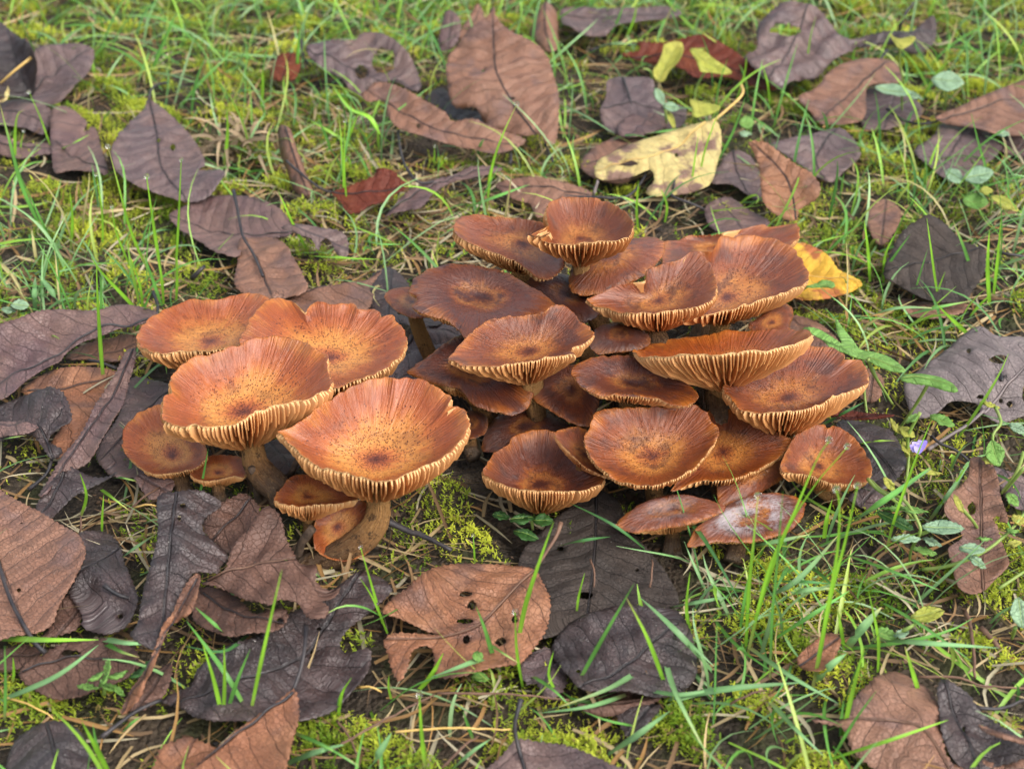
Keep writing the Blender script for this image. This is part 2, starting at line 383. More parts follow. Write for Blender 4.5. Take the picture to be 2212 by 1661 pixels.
# ------------------------------------------------------------------ mushrooms
MUSH_STEMS = []
def mushroom(label, z, rim, apex, zr, a=0., b=0., depth=None, p=1.8, dome=0., q=4., base=None, rs=.005, tone=.5, frost=0.,
             stem=None, folds=(), wav=.02, gd=.15, ng=60, seed=0, group=None, cone=None, lobes=True, disc=False):
    g = np.random.default_rng(100 + seed)
    rp = px(z, rim); ap = px(z, [apex])[0]
    n = np.array([math.sin(R_(b)), -math.sin(R_(a)) * math.cos(R_(b)), math.cos(R_(a)) * math.cos(R_(b))])
    rc = (rp.min(0) + rp.max(0)) / 2
    C = on_z(rc, zr)[0]
    dist = np.linalg.norm(C - CAM); sc = FP / ((C - CAM) @ _f)
    v = (CAM - C) / dist
    R0 = (rp[:, 0].max() - rp[:, 0].min()) / 2 / sc
    if depth is None:
        depth = np.clip((ap[1] - rc[1]) / (sc * math.sqrt(max(1e-4, 1 - (n @ v) ** 2))), .10 * R0, .60 * R0)
    else: depth = depth * R0
    if cone is None: cone = .88 if dome == 0 else .55
    cone *= 1.03
    if dome == 0: p = p * 1.3
    dome *= R0
    h0 = dome - depth
    O = on_plane(ap, C + n * h0, n)[0] - n * h0
    e1 = np.array([1.0, 0, 0]) - n * n[0]; e1 /= np.linalg.norm(e1); e2 = np.cross(n, e1)
    ks = np.arange(2, 6); am = g.uniform(.3, 1, 4) / ks * 1.6; phs = g.uniform(0, 6.28, 4)
    fl = []
    for (fx, fy), hw, amp in folds:
        q_ = on_plane(px(z, [(fx, fy)])[0], C, n)[0] - O
        fl.append((math.atan2(q_ @ e2, q_ @ e1), R_(hw), amp))
    def wth(th):
        w_ = wav * R0 * sum(a_ * np.cos(k * th + f) for k, a_, f in zip(ks, am, phs))
        for t0, hw, amp in fl:
            dd = (th - t0 + math.pi) % (2 * math.pi) - math.pi
            w_ = w_ + amp * R0 * np.exp(-(dd / hw) ** 2)
        return w_
    dense = catmull(rp, 10)
    th = np.zeros(len(dense)); off = np.zeros(len(dense))
    d = rays(dense)
    for _ in range(4):
        t = (((C - CAM) @ n) + off) / (d @ n)
        Q = CAM + d * t[:, None] - O
        th = np.arctan2(Q @ e2, Q @ e1); off = wth(th)
    Rr = np.hypot(Q @ e1, Q @ e2)
    if disc:                                  # cap seen edge on: a plain round rim about its own centre
        O = C.copy(); th = np.linspace(-math.pi, math.pi, 180, endpoint=False)
        Rr = R0 * (1 + .025 * np.sin(2 * th + 1) + .02 * np.sin(3 * th) + .012 * np.sin(5 * th + 2))
    o_ = np.argsort(th); th, Rr = th[o_], Rr[o_]
    th3 = np.r_[th - 2 * math.pi, th, th + 2 * math.pi]; R3 = np.r_[Rr, Rr, Rr]
    Rf = lambda x: np.interp((np.asarray(x) + math.pi) % (2 * math.pi) - math.pi, th3, R3)
    ed = Noise(900 + seed, 8, (4, 14))
    tu = np.linspace(-math.pi, math.pi, 181)[:-1]; ru_ = Rf(tu); kk = np.exp(-(np.arange(-30, 31) / 13.0) ** 2); kk /= kk.sum()
    rs_ = np.convolve(np.r_[ru_[-30:], ru_, ru_[:30]], kk, 'valid')
    Rs = lambda x: np.interp((np.asarray(x) + math.pi) % (2 * math.pi) - math.pi, np.r_[tu, math.pi], np.r_[rs_, rs_[0]])
    def Reff(r, th): f = np.clip(r, 0, 1.1) ** 3.5 if lobes else np.ones_like(r); return Rs(th) * (1 - f) + Rf(th) * f
    def hgt(r, th): return -depth * (1 - r ** p) + dome * (1 - r ** q) + wth(th) * r ** 2.5
    def thick(r): return R0 * (.018 + .085 * np.clip(1 - r, 0, 1) ** 1.1)
    def pos(r, th, h):
        k = (r * Reff(r, th))
        return O + (k * np.cos(th))[..., None] * e1 + (k * np.sin(th))[..., None] * e2 + h[..., None] * n
    nt = 192
    T = np.arange(nt) * 2 * math.pi / nt - math.pi
    rr = np.r_[0.02, np.linspace(.06, .9, 19), .93, .955, .975, .99, 1.0]
    jit = 1 + g.normal(0, .004, nt) + .007 * sum(np.sin(T * f + g.uniform(0, 6.28)) * g.uniform(.4, 1) for f in (13, 19, 27, 37))
    rip = R0 * .010 * sum(np.sin(T * f + g.uniform(0, 6.28)) * g.uniform(.3, 1) for f in (7, 11, 16, 23))
    rg, tg = np.meshgrid(rr, T, indexing='ij')
    rj = rg * (1 + (jit[None] - 1) * np.clip((rg - .85) / .15, 0, 1))
    warp = R0 * .010 * ed(rg * np.cos(tg), rg * np.sin(tg)) * .6 * np.clip(rg * 2, 0, 1)
    htop = hgt(rg, tg) + warp - R0 * .012 * np.clip((rg - .95) / .05, 0, 1) ** 2
    ripg = rip[None] * np.clip((rg - .72) / .28, 0, 1) ** 2
    top = pos(rj, tg, htop + ripg)
    ru = np.r_[.992, .96, .9, .8, .68, .55, .42, .3, .2, .12]
    ug, vg = np.meshgrid(ru, T, indexing='ij')
    und = pos(ug * (1 + (jit[None] - 1) * np.clip((ug - .85) / .15, 0, 1)), vg, hgt(ug, vg) - thick(ug) + rip[None] * np.clip((ug - .72) / .28, 0, 1) ** 2)
    cen = (O + n * hgt(np.array(0.), np.array(0.)))[None]
    base_pt = None
    V = np.vstack([cen, top.reshape(-1, 3), und.reshape(-1, 3)])
    nring = len(rr) + len(ru)
    j = np.arange(nt); jn = (j + 1) % nt
    F3 = np.stack([np.zeros(nt, int), 1 + j, 1 + jn], 1)
    F4 = []
    for k in range(nring - 1):
        a0, b0 = 1 + k * nt, 1 + (k + 1) * nt
        F4.append(np.stack([a0 + j, b0 + j, b0 + jn, a0 + jn], 1))
    F4 = np.vstack(F4)
    mi = np.r_[np.zeros(nt), np.repeat(np.r_[np.zeros(len(rr) - 1), np.ones(len(ru))], nt)]
    rad = np.r_[0, np.repeat(rr, nt), np.repeat(ru, nt)]
    polx = np.r_[0, (rg * np.cos(tg)).ravel(), (ug * np.cos(vg)).ravel()]; poly = np.r_[0, (rg * np.sin(tg)).ravel(), (ug * np.sin(vg)).ravel()]
    pol = np.stack([polx, poly, polx * 0], 1); pol[0] = (.001, 0, 0)
    # stem path
    S0 = O + n * (h0 - .085 * R0)
    if stem is not None:
        pts = np.array([on_y(px(z, [(sx, sy)])[0], sy_)[0] for sx, sy, sy_ in stem])
        path = catmull(np.vstack([S0[None], (S0 - n * .12 * R0)[None], pts]), 8, False)
    else:
        if base is None: base = (O[0], O[1])
        B = np.array([base[0], base[1], -.012]); L = np.linalg.norm(S0 - B)
        P1 = S0 - n * .45 * L; P2 = B + np.array([0, 0, .35 * L]); tt = np.linspace(0, 1, 22)[:, None]
        path = (1 - tt) ** 3 * S0 + 3 * (1 - tt) ** 2 * tt * P1 + 3 * (1 - tt) * tt ** 2 * P2 + tt ** 3 * B
    path = resample(path, max(.0016, np.linalg.norm(path[0] - path[-1]) / 26), False)
    base_pt = np.array([path[-1][0], path[-1][1], 0.0])
    root = thing('mushroom', label, 'mushroom', base_pt, group)
    me = mesh_np('cap', V - base_pt, [F3, F4], [M_CAP, M_GILL], True, mi, {'rad': ('FLOAT', rad), 'pol': ('FLOAT_VECTOR', pol)})
    co = link('cap', me, root)
    # gills
    GV, GF, GR = [], [], []
    cnt = 0
    for k in range(ng * 2):
        t0 = (k + g.uniform(-.22, .22)) * math.pi / ng
        kind = k % 4
        r0 = (.13, .62, .38, .74)[kind] + g.uniform(-.03, .05)
        ns = 9 if r0 < .5 else 6
        r = np.r_[np.linspace(r0, .93, ns - 2), .965, .988]
        wob = g.normal(0, .006) * np.sin(r * 9 + g.uniform(0, 6)) / np.maximum(r, .2) * .8
        tt = t0 + wob
        hu = hgt(r, tt) - thick(r) + np.interp((t0 + math.pi) % (2 * math.pi) - math.pi, T, rip) * np.clip((r - .72) / .28, 0, 1) ** 2
        dep = gd * R0 * np.clip((1.003 - r) / .15, 0, 1) ** .5 * g.uniform(.82, 1.12)
        conz = np.clip(hu + cone * R0 * (1 - r) ** .74, 0, None)
        if kind: dep = dep * np.clip((r - r0 + .03) / .16, 0, 1) ** .7 * (.8 if kind != 2 else .95)
        else: dep = dep * (.55 + .45 * np.clip((r - .1) / .35, 0, 1))
        conz = np.clip(conz - dep, 0, None) * (np.clip((r - r0 + .02) / .3, 0, 1) if kind else 1.0)
        dep *= 1 + .10 * np.sin(r * 23 + g.uniform(0, 6))
        Rk = np.maximum(r * Rf(tt), 1e-4)
        sl = (hgt(r + .01, tt) - hgt(r - .01, tt)) / (.02 * Rf(tt)); cb_ = 1 / np.sqrt(1 + sl * sl); sb = sl * cb_
        for sgn in (-1, 1):
            GV.append(pos(r, tt + sgn * R0 * .0125 / Rk, hu + .004 * R0))
        for sgn in (-1, 1):
            GV.append(pos(r + dep * sb / Rf(tt), tt + sgn * R0 * .0055 / Rk, hu - dep * cb_ - conz))
        m = len(r); e = np.arange(m - 1)
        A, B_, C_, D_ = cnt + e, cnt + m + e, cnt + 2 * m + e, cnt + 3 * m + e
        GF += [np.stack([A, A + 1, C_ + 1, C_], 1), np.stack([B_, D_, D_ + 1, B_ + 1], 1), np.stack([C_, C_ + 1, D_ + 1, D_], 1),
               np.array([[cnt + m - 1, cnt + 2 * m - 1, cnt + 4 * m - 1, cnt + 3 * m - 1]])]
        GR += [r, r, r * .9, r * .9]; cnt += 4 * m
    gm = mesh_np('gills', np.vstack(GV) - base_pt, np.vstack(GF), M_GILL, False, None, {'rad': ('FLOAT', np.concatenate(GR))})
    go_ = link('gills', gm, co); go_['kind'] = 'stuff'
    # stem
    m = len(path); u = np.linspace(0, 1, m)
    L = np.linalg.norm(np.diff(path, axis=0), axis=1).sum()
    rad_s = rs * .72 * (1 + .12 * np.sin(u * 7 + seed) + .28 * u ** 3) + max(.15 * R0 - rs * .5, 0) * np.exp(-u * L / (.20 * R0))
    rad_s[0] *= .55
    ns = 20
    sv, sf = tube(path, rad_s, ns)
    an = np.tile(np.arange(ns) * 2 * math.pi / ns, m)
    cx = np.repeat(path, ns, 0)
    sv = cx + (sv - cx) * (1 + .07 * np.sin(an * 3 + np.repeat(u, ns) * 5 + seed) + .05 * np.sin(an * 7 + seed * 2) + g.normal(0, .025, len(sv)))[:, None]
    pol_s = np.stack([np.cos(an) * 1.2, np.sin(an) * 1.2, np.repeat(u, ns) * 2 + seed], 1)
    so = link('stem', mesh_np('stem', sv - base_pt, sf, M_STEM, True, None, {'rad': ('FLOAT', np.repeat(u, ns)), 'pol': ('FLOAT_VECTOR', pol_s)}), root)
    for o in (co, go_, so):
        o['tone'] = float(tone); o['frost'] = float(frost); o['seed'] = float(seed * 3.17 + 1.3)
    MUSH_STEMS.append(base_pt)
    return root

LG, RG = 'mushrooms of the small clump', 'mushrooms of the large clump'
# --- small clump
mushroom('orange brown mushroom at the back of the small clump, cap edge folded pale', 'a',
 [(92, 370), (130, 290), (230, 215), (400, 152), (560, 148), (640, 125), (740, 115), (835, 142), (880, 200), (860, 290), (770, 370), (610, 412), (500, 440), (370, 438), (230, 450), (130, 425)],
 (510, 388), 0.035, -7, -4, p=1.9, base=(-.105, .50), tone=.12, seed=1, group=LG, folds=[((200, 450), 14, .06)], rs=.0055)
mushroom('broad orange mushroom with notched scalloped rear rim in the small clump', 'a',
 [(672, 390), (700, 310), (770, 200), (850, 146), (910, 140), (980, 158), (1025, 200), (1042, 225), (1060, 185), (1100, 162), (1200, 178), (1315, 168), (1335, 208), (1400, 200), (1458, 215), (1466, 252), (1520, 245), (1580, 300), (1610, 370), (1600, 430), (1540, 500), (1420, 570), (1300, 615), (1200, 640), (1050, 610), (850, 530), (720, 450)],
 (1180, 480), 0.047, 0, 3, p=1.8, base=(-.085, .485), tone=.05, seed=2, group=LG, rs=.006, wav=.015)
mushroom('speckled orange funnel mushroom with split side and thick crooked stem', 'a',
 [(240, 800), (235, 740), (252, 690), (292, 672), (278, 620), (300, 560), (400, 480), (520, 450), (660, 400), (780, 365), (900, 355), (1020, 385), (1100, 430), (1160, 465), (1165, 540), (1190, 612), (1165, 660), (1060, 700), (950, 722), (830, 757), (740, 792), (640, 848), (500, 858), (350, 862), (268, 845)],
 (695, 785), 0.058, -2, 0, p=1.75, tone=.0, seed=3, cone=1.0, group=LG, rs=.0068, gd=.15, folds=[((1000, 720), 16, .07), ((720, 800), 8, .05)],
 stem=[(745, 985, .500), (770, 1080, .496), (830, 1165, .491), (890, 1225, .487), (915, 1300, .484)])
mushroom('largest orange mushroom with dark speckled centre and long curved stem', 'a',
 [(885, 885), (960, 862), (1080, 780), (1200, 690), (1350, 620), (1480, 580), (1560, 600), (1620, 578), (1720, 610), (1790, 658), (1858, 690), (1842, 752), (1905, 740), (1950, 800), (1952, 880), (1900, 960), (1800, 1040), (1700, 1090), (1640, 1118), (1580, 1130), (1500, 1172), (1440, 1165), (1300, 1132), (1150, 1092), (1040, 1040), (970, 970)],
 (1430, 1050), 0.052, 1, 2, p=1.7, tone=.0, seed=4, cone=1.0, group=LG, rs=.0066, gd=.15, folds=[((1580, 1140), 10, .06)],
 stem=[(1452, 1290, .476), (1440, 1400, .470), (1370, 1490, .466), (1250, 1570, .463), (1080, 1640, .462), (980, 1690, .460)])
mushroom('small ochre mushroom with dark dimple leaning outward beneath the speckled funnel', 'a',
 [(12, 930), (30, 860), (90, 800), (160, 760), (240, 740), (340, 790), (430, 880), (488, 1015), (460, 1070), (390, 1108), (300, 1125), (180, 1130), (80, 1070), (20, 1000)],
 (295, 1035), 0.022, 14, -8, depth=.28, p=1.6, tone=.1, seed=5, group=LG, rs=.0042, ng=56, stem=[(330, 1130, .503), (345, 1190, .500), (350, 1260, .497)])
mushroom('tiny pale orange mushroom with scaly brown centre half hidden behind grass', 'a',
 [(395, 1135), (430, 1070), (500, 1030), (600, 1025), (680, 1040), (715, 1105), (690, 1150), (640, 1142), (560, 1162), (470, 1170)],
 (548, 1128), 0.017, 0, 0, depth=.2, tone=.1, seed=6, group=LG, rs=.0036, ng=44, gd=.2, stem=[(550, 1200, .495), (560, 1280, .492)])
mushroom('small flat mushroom with coarse pale gills under the largest orange cap', 'a',
 [(865, 1265), (920, 1190), (960, 1145), (1050, 1130), (1180, 1175), (1300, 1235), (1335, 1275), (1250, 1292), (1120, 1302), (1000, 1312), (900, 1292)],
 (1050, 1262), 0.024, -6, 2, depth=.16, p=1.4, tone=.1, seed=7, group=LG, rs=.0042, ng=46, gd=.24, stem=[(1065, 1410, .474), (1060, 1490, .472), (1010, 1580, .470)])
mushroom('small orange cap facing outward behind the long curved stem', 'a',
 [(1095, 1400), (1150, 1330), (1250, 1280), (1380, 1290), (1440, 1400), (1420, 1520), (1380, 1580), (1280, 1620), (1180, 1610), (1100, 1560), (1085, 1480)],
 (1220, 1425), 0.010, 34, 5, depth=.2, tone=.0, seed=8, group=LG, rs=.004, ng=48, base=(-.092, .488))
# --- large clump
mushroom('glossy goblet shaped mushroom standing highest at the back of the large clump', 'b',
 [(1155, 395), (1230, 372), (1345, 368), (1322, 300), (1310, 190), (1360, 125), (1480, 95), (1650, 105), (1780, 130), (1900, 200), (1965, 262), (1975, 340), (1940, 398), (1850, 430), (1720, 437), (1560, 455), (1400, 452), (1250, 432)],
 (1570, 415), 0.075, -8, 0, p=2.0, depth=.52, tone=0.60, seed=11, cone=1.15, group=RG, rs=.0058, gd=.17, base=(.05, .60))
mushroom('wavy brown mushroom with upcurled pale gilled edge, next to goblet shaped cap', 'b',
 [(595, 330), (620, 270), (700, 235), (800, 228), (900, 250), (1050, 258), (1200, 275), (1330, 310), (1420, 400), (1460, 520), (1440, 640), (1350, 720), (1260, 732), (1170, 660), (1090, 602), (960, 545), (860, 515), (790, 470), (680, 430), (610, 380)],
 (1130, 455), 0.056, 2, 6, depth=.22, p=1.7, tone=0.65, seed=12, group=RG, rs=.0058, folds=[((680, 420), 22, .10), ((1260, 700), 20, -.22)], base=(.01, .585))
mushroom('downturned reddish brown cap with striped face below the goblet shaped mushroom', 'c',
 [(75, 575), (60, 470), (120, 360), (250, 270), (420, 215), (600, 200), (700, 212), (722, 240), (715, 320), (650, 400), (580, 470), (450, 530), (300, 590), (180, 605), (100, 590)],
 (350, 330), 0.045, 4, -6, depth=.15, dome=.38, q=2.2, tone=0.75, seed=13, group=RG, rs=.0055, base=(.06, .57))
mushroom('far wide brown mushroom with cream gills showing at its raised tip', 'c',
 [(720, 235), (800, 215), (900, 190), (1080, 180), (1250, 140), (1380, 112), (1450, 120), (1520, 110), (1600, 97), (1655, 135), (1650, 180), (1600, 250), (1500, 300), (1300, 330), (1000, 350), (720, 380)],
 (1100, 262), 0.033, -8, -3, depth=.15, tone=0.55, seed=14, group=RG, rs=.006, base=(.085, .60), folds=[((1640, 170), 14, .12)])
mushroom('big bowl shaped brown mushroom before the orange yellow leaf', 'c',
 [(955, 290), (1050, 298), (1110, 200), (1200, 192), (1350, 185), (1450, 200), (1570, 245), (1650, 320), (1700, 400), (1722, 460), (1690, 525), (1590, 562), (1480, 602), (1350, 642), (1200, 690), (1080, 722), (950, 752), (860, 768), (800, 770), (820, 650), (870, 500), (920, 400)],
 (1150, 615), 0.047, -1, 6, p=1.8, depth=.45, tone=0.62, seed=15, cone=.95, group=RG, rs=.0064, gd=.14, base=(.09, .565))
mushroom('torn frilly edged brown mushroom in front of the big bowl shaped cap', 'c',
 [(175, 620), (230, 610), (350, 550), (480, 510), (588, 500), (608, 420), (720, 380), (860, 340), (905, 300), (980, 320), (1040, 380), (1075, 480), (1080, 570), (1040, 640), (950, 682), (820, 692), (780, 702), (650, 722), (500, 720), (400, 715), (300, 690), (230, 670)],
 (680, 640), 0.058, 0, -4, depth=.30, p=1.6, tone=0.70, seed=16, group=RG, rs=.006, gd=.17, wav=.035, stem=[(655, 850, .575), (670, 920, .570), (690, 1060, .560)], folds=[((260, 660), 14, -.08), ((500, 730), 8, .05)])
mushroom('large dark brown mushroom with orange ring round its blackish hollow', 'b',
 [(250, 830), (262, 780), (300, 720), (400, 650), (550, 618), (700, 615), (840, 640), (1000, 680), (1200, 790), (1340, 880), (1380, 940), (1250, 1020), (1000, 1090), (800, 1150), (690, 1185), (650, 1130), (580, 1070), (480, 1030), (330, 985), (272, 930), (320, 880)],
 (800, 865), 0.050, 3, 3, depth=.34, dome=.17, q=4, p=1.3, tone=1.45, seed=17, group=RG, rs=.006, base=(-.005, .55))
mushroom('small brown cap peeping out beside the blackish hollowed mushroom', 'b',
 [(65, 855), (110, 810), (200, 795), (300, 800), (400, 900), (450, 1000), (330, 1032), (250, 1020), (150, 970), (80, 900)],
 (280, 905), 0.036, 0, -5, depth=.12, dome=.15, tone=0.50, seed=18, group=RG, rs=.0045, ng=50, base=(-.03, .575))
mushroom('wavy brown mushroom with saddle shaped raised rim', 'b',
 [(555, 1345), (580, 1300), (650, 1220), (740, 1130), (800, 1080), (900, 1030), (1050, 1010), (1150, 1005), (1280, 985), (1350, 932), (1420, 925), (1500, 960), (1570, 1050), (1655, 1100), (1672, 1165), (1610, 1215), (1530, 1245), (1500, 1280), (1535, 1302), (1450, 1312), (1300, 1332), (1100, 1370), (900, 1395), (700, 1390), (600, 1370)],
 (1190, 1275), 0.057, -3, 2, depth=.30, p=1.5, tone=0.75, seed=19, group=RG, rs=.006, gd=.13, base=(.015, .535), folds=[((1430, 930), 16, .08)])
mushroom('drooping brown mushroom spread under the saddle rimmed cap', 'b',
 [(235, 1450), (300, 1390), (430, 1300), (560, 1200), (700, 1150), (900, 1200), (1100, 1300), (1200, 1450), (1215, 1600), (1180, 1700), (1079, 1775), (970, 1765), (887, 1749), (742, 1690), (650, 1590), (560, 1560), (420, 1530), (300, 1480)],
 (700, 1420), 0.032, 10, 2, depth=.26, dome=.24, q=3.2, p=1.3, tone=1.15, seed=20, group=RG, rs=.0055, base=(0, .54), folds=[((560, 1560), 12, .09)])
mushroom('round brown cap with soft hollow tucked between two wider caps', 'd',
 [(565, 500), (580, 460), (700, 400), (800, 370), (950, 360), (1050, 450), (1120, 600), (1080, 740), (1030, 840), (960, 847), (880, 820), (780, 760), (680, 700), (600, 650), (575, 580)],
 (880, 545), 0.028, 14, -4, depth=.34, dome=.26, q=3.6, p=1.2, tone=1.00, seed=21, group=RG, rs=.005, ng=60, base=(.035, .535))
mushroom('small very dark striped cap squeezed in the middle of the large clump', 'd',
 [(1030, 180), (1060, 100), (1110, 50), (1250, 20), (1400, 60), (1500, 110), (1520, 180), (1450, 230), (1350, 250), (1200, 265), (1100, 270), (1045, 230)],
 (1290, 105), 0.042, 2, 0, depth=.15, dome=.36, q=2.4, tone=1.70, seed=22, group=RG, rs=.0045, ng=54, base=(.065, .55))
mushroom('oval chestnut mushroom with hollow middle and thin amber gill fringe', 'd',
 [(890, 400), (920, 350), (1030, 305), (1200, 280), (1400, 290), (1560, 340), (1700, 420), (1800, 500), (1910, 580), (1880, 640), (1820, 690), (1700, 672), (1560, 627), (1400, 606), (1250, 602), (1120, 600), (1030, 560), (940, 500)],
 (1350, 500), 0.045, -4, 4, depth=.36, dome=.14, q=4, p=1.5, tone=1.10, seed=23, group=RG, rs=.0052, gd=.12, base=(.06, .525))
mushroom('pale gilled mushroom seen edge on with tall flared stem', 'c',
 [(1119 + 608 * math.cos(q), 922 - .125 * 608 * math.cos(q) + (60 + 6 * math.sin(3 * q)) * math.sin(q)) for q in np.arange(28) * 2 * math.pi / 28],
 (1085, 1060), .052, -28, -6, depth=.34, p=1.4, disc=True, tone=.2, seed=24, group=RG, rs=.0062, gd=.10, wav=.012, cone=.60, ng=66, stem=[(1085, 1180, .537), (1088, 1280, .534), (1090, 1400, .530), (1085, 1500, .527)])
mushroom('chestnut mushroom with tan heart and cream rim by the arrow shaped leaf', 'c',
 [(1130, 1240), (1150, 1180), (1200, 1130), (1350, 1060), (1480, 1000), (1620, 950), (1750, 945), (1900, 975), (1970, 1005), (1968, 1045), (2040, 1035), (2090, 1060), (2132, 1130), (2130, 1200), (2080, 1240), (1980, 1268), (1890, 1292), (1840, 1330), (1750, 1370), (1600, 1397), (1450, 1412), (1300, 1400), (1230, 1370), (1170, 1300)],
 (1580, 1310), 0.042, -4, 3, p=1.8, tone=0.68, seed=25, cone=1.0, group=RG, rs=.0055, gd=.16, base=(.115, .515), folds=[((1860, 1310), 7, .06)])
mushroom('smooth round caramel mushroom with small dark eye, overlapping a caramel neighbour', 'd',
 [(990, 960), (1000, 900), (1040, 830), (1100, 720), (1200, 698), (1400, 692), (1650, 688), (1830, 660), (1920, 700), (2000, 780), (2060, 850), (2065, 900), (2020, 1000), (1950, 1090), (1850, 1190), (1700, 1270), (1550, 1312), (1400, 1315), (1250, 1270), (1120, 1180), (1030, 1080)],
 (1545, 1095), 0.034, 9, 0, p=1.6, depth=.3, tone=0.55, seed=26, cone=.8, group=RG, rs=.0055, gd=.11, base=(.062, .497))
mushroom('low deep brown funnel mushroom with long gills above the tiny green leaves', 'd',
 [(185, 1210), (210, 1150), (280, 1050), (388, 985), (410, 940), (500, 890), (620, 865), (760, 890), (900, 960), (1050, 1080), (1150, 1230), (1120, 1305), (1000, 1350), (850, 1358), (700, 1362), (500, 1347), (350, 1312), (240, 1260)],
 (640, 1315), 0.024, -6, 0, p=1.9, depth=.45, tone=1.00, seed=27, cone=1.05, group=RG, rs=.005, gd=.16, base=(.02, .505))
mushroom('narrow amber cap wedged between round caramel cap and deep brown funnel', 'd',
 [(755, 910), (800, 875), (900, 850), (1000, 870), (1100, 1000), (1200, 1150), (1210, 1260), (1130, 1235), (1000, 1170), (900, 1080), (800, 980)],
 (1000, 1070), 0.029, -2, 14, depth=.25, tone=0.75, seed=28, group=RG, rs=.004, ng=54, base=(.04, .51))
mushroom('caramel mushroom on short stout stem, half covered by round caramel cap', 'e',
 [(640, 940), (720, 820), (745, 640), (800, 490), (900, 392), (1050, 392), (1200, 450), (1350, 530), (1458, 602), (1450, 650), (1380, 720), (1250, 800), (1100, 862), (950, 887), (850, 882), (750, 920), (660, 960)],
 (985, 690), 0.023, 6, 6, p=1.6, depth=.26, tone=0.62, seed=29, group=RG, rs=.0045, stem=[(960, 900, .500), (965, 980, .497), (975, 1080, .492)])
mushroom('brown mushroom with lined downturned face under the short stemmed caramel cap', 'e',
 [(960, 1050), (1010, 1062), (1150, 1022), (1300, 942), (1420, 862), (1480, 790), (1522, 690), (1500, 600), (1440, 560), (1250, 600), (1050, 720), (950, 900)],
 (1230, 790), 0.012, 14, 10, depth=.15, dome=.36, q=2.4, tone=0.65, seed=30, group=RG, rs=.0045, base=(.105, .50))
mushroom('orange brown mushroom with notched rim behind dew tipped grass', 'e',
 [(1390, 770), (1440, 660), (1500, 565), (1600, 510), (1680, 495), (1712, 520), (1760, 505), (1850, 550), (1940, 640), (2000, 740), (2018, 820), (1990, 880), (1920, 908), (1780, 908), (1680, 882), (1560, 842), (1480, 835), (1410, 830)],
 (1650, 790), 0.022, 3, 5, depth=.34, p=1.7, tone=0.50, seed=31, cone=1.0, group=RG, rs=.005, gd=.18, base=(.145, .50))
mushroom('small flat brown mushroom by the dark leaf, next to frosted cap', 'e',
 [(240, 1195), (300, 1130), (400, 1060), (560, 1000), (700, 985), (850, 1010), (950, 1040), (1005, 1065), (970, 1110), (880, 1150), (750, 1192), (600, 1217), (450, 1240), (350, 1242), (280, 1222)],
 (620, 1085), 0.017, 0, -3, depth=.22, dome=.2, q=3.5, p=1.2, tone=0.75, seed=32, frost=.35, group=RG, rs=.0042, gd=.16, ng=60, stem=[(640, 1260, .473), (640, 1330, .470), (640, 1390, .468)])
mushroom('frosted mushroom with whitish powdery bloom on its cap', 'e',
 [(740, 1340), (770, 1260), (830, 1190), (950, 1130), (1000, 1070), (1150, 1000), (1300, 975), (1420, 980), (1530, 1010), (1558, 1060), (1540, 1140), (1480, 1210), (1400, 1260), (1250, 1300), (1100, 1317), (950, 1312), (850, 1327)],
 (1150, 1110), 0.014, 1, 4, depth=.2, dome=.15, q=4, p=1.3, tone=.90, seed=33, frost=1.0, group=RG, rs=.0044, gd=.12, ng=66, stem=[(1090, 1340, .465), (1075, 1400, .463), (1060, 1460, .460)])
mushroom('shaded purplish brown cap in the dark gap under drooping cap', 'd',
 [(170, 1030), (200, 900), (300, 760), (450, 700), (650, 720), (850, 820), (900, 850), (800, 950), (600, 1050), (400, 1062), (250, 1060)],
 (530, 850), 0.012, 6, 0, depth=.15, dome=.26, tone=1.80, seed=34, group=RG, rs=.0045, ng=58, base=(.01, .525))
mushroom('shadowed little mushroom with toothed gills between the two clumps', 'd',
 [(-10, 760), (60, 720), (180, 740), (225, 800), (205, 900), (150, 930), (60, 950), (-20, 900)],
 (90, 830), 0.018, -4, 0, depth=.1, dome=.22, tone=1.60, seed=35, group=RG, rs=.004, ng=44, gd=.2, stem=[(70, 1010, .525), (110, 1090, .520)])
mushroom('plain pinkish brown cap edge peeking below the big bowl shaped cap', 'c',
 [(1300, 820), (1350, 770), (1450, 700), (1550, 660), (1600, 680), (1615, 740), (1590, 810), (1580, 860), (1400, 890)],
 (1460, 795), 0.028, 8, 6, depth=.1, dome=.25, tone=0.60, seed=36, group=RG, rs=.0045, ng=50, base=(.115, .56))

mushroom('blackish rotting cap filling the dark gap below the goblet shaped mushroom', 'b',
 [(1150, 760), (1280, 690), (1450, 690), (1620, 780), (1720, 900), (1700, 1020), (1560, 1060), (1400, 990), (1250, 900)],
 (1450, 850), .036, 6, 4, depth=.12, dome=.2, tone=1.90, seed=37, group=RG, rs=.005, ng=44, base=(.05, .57))

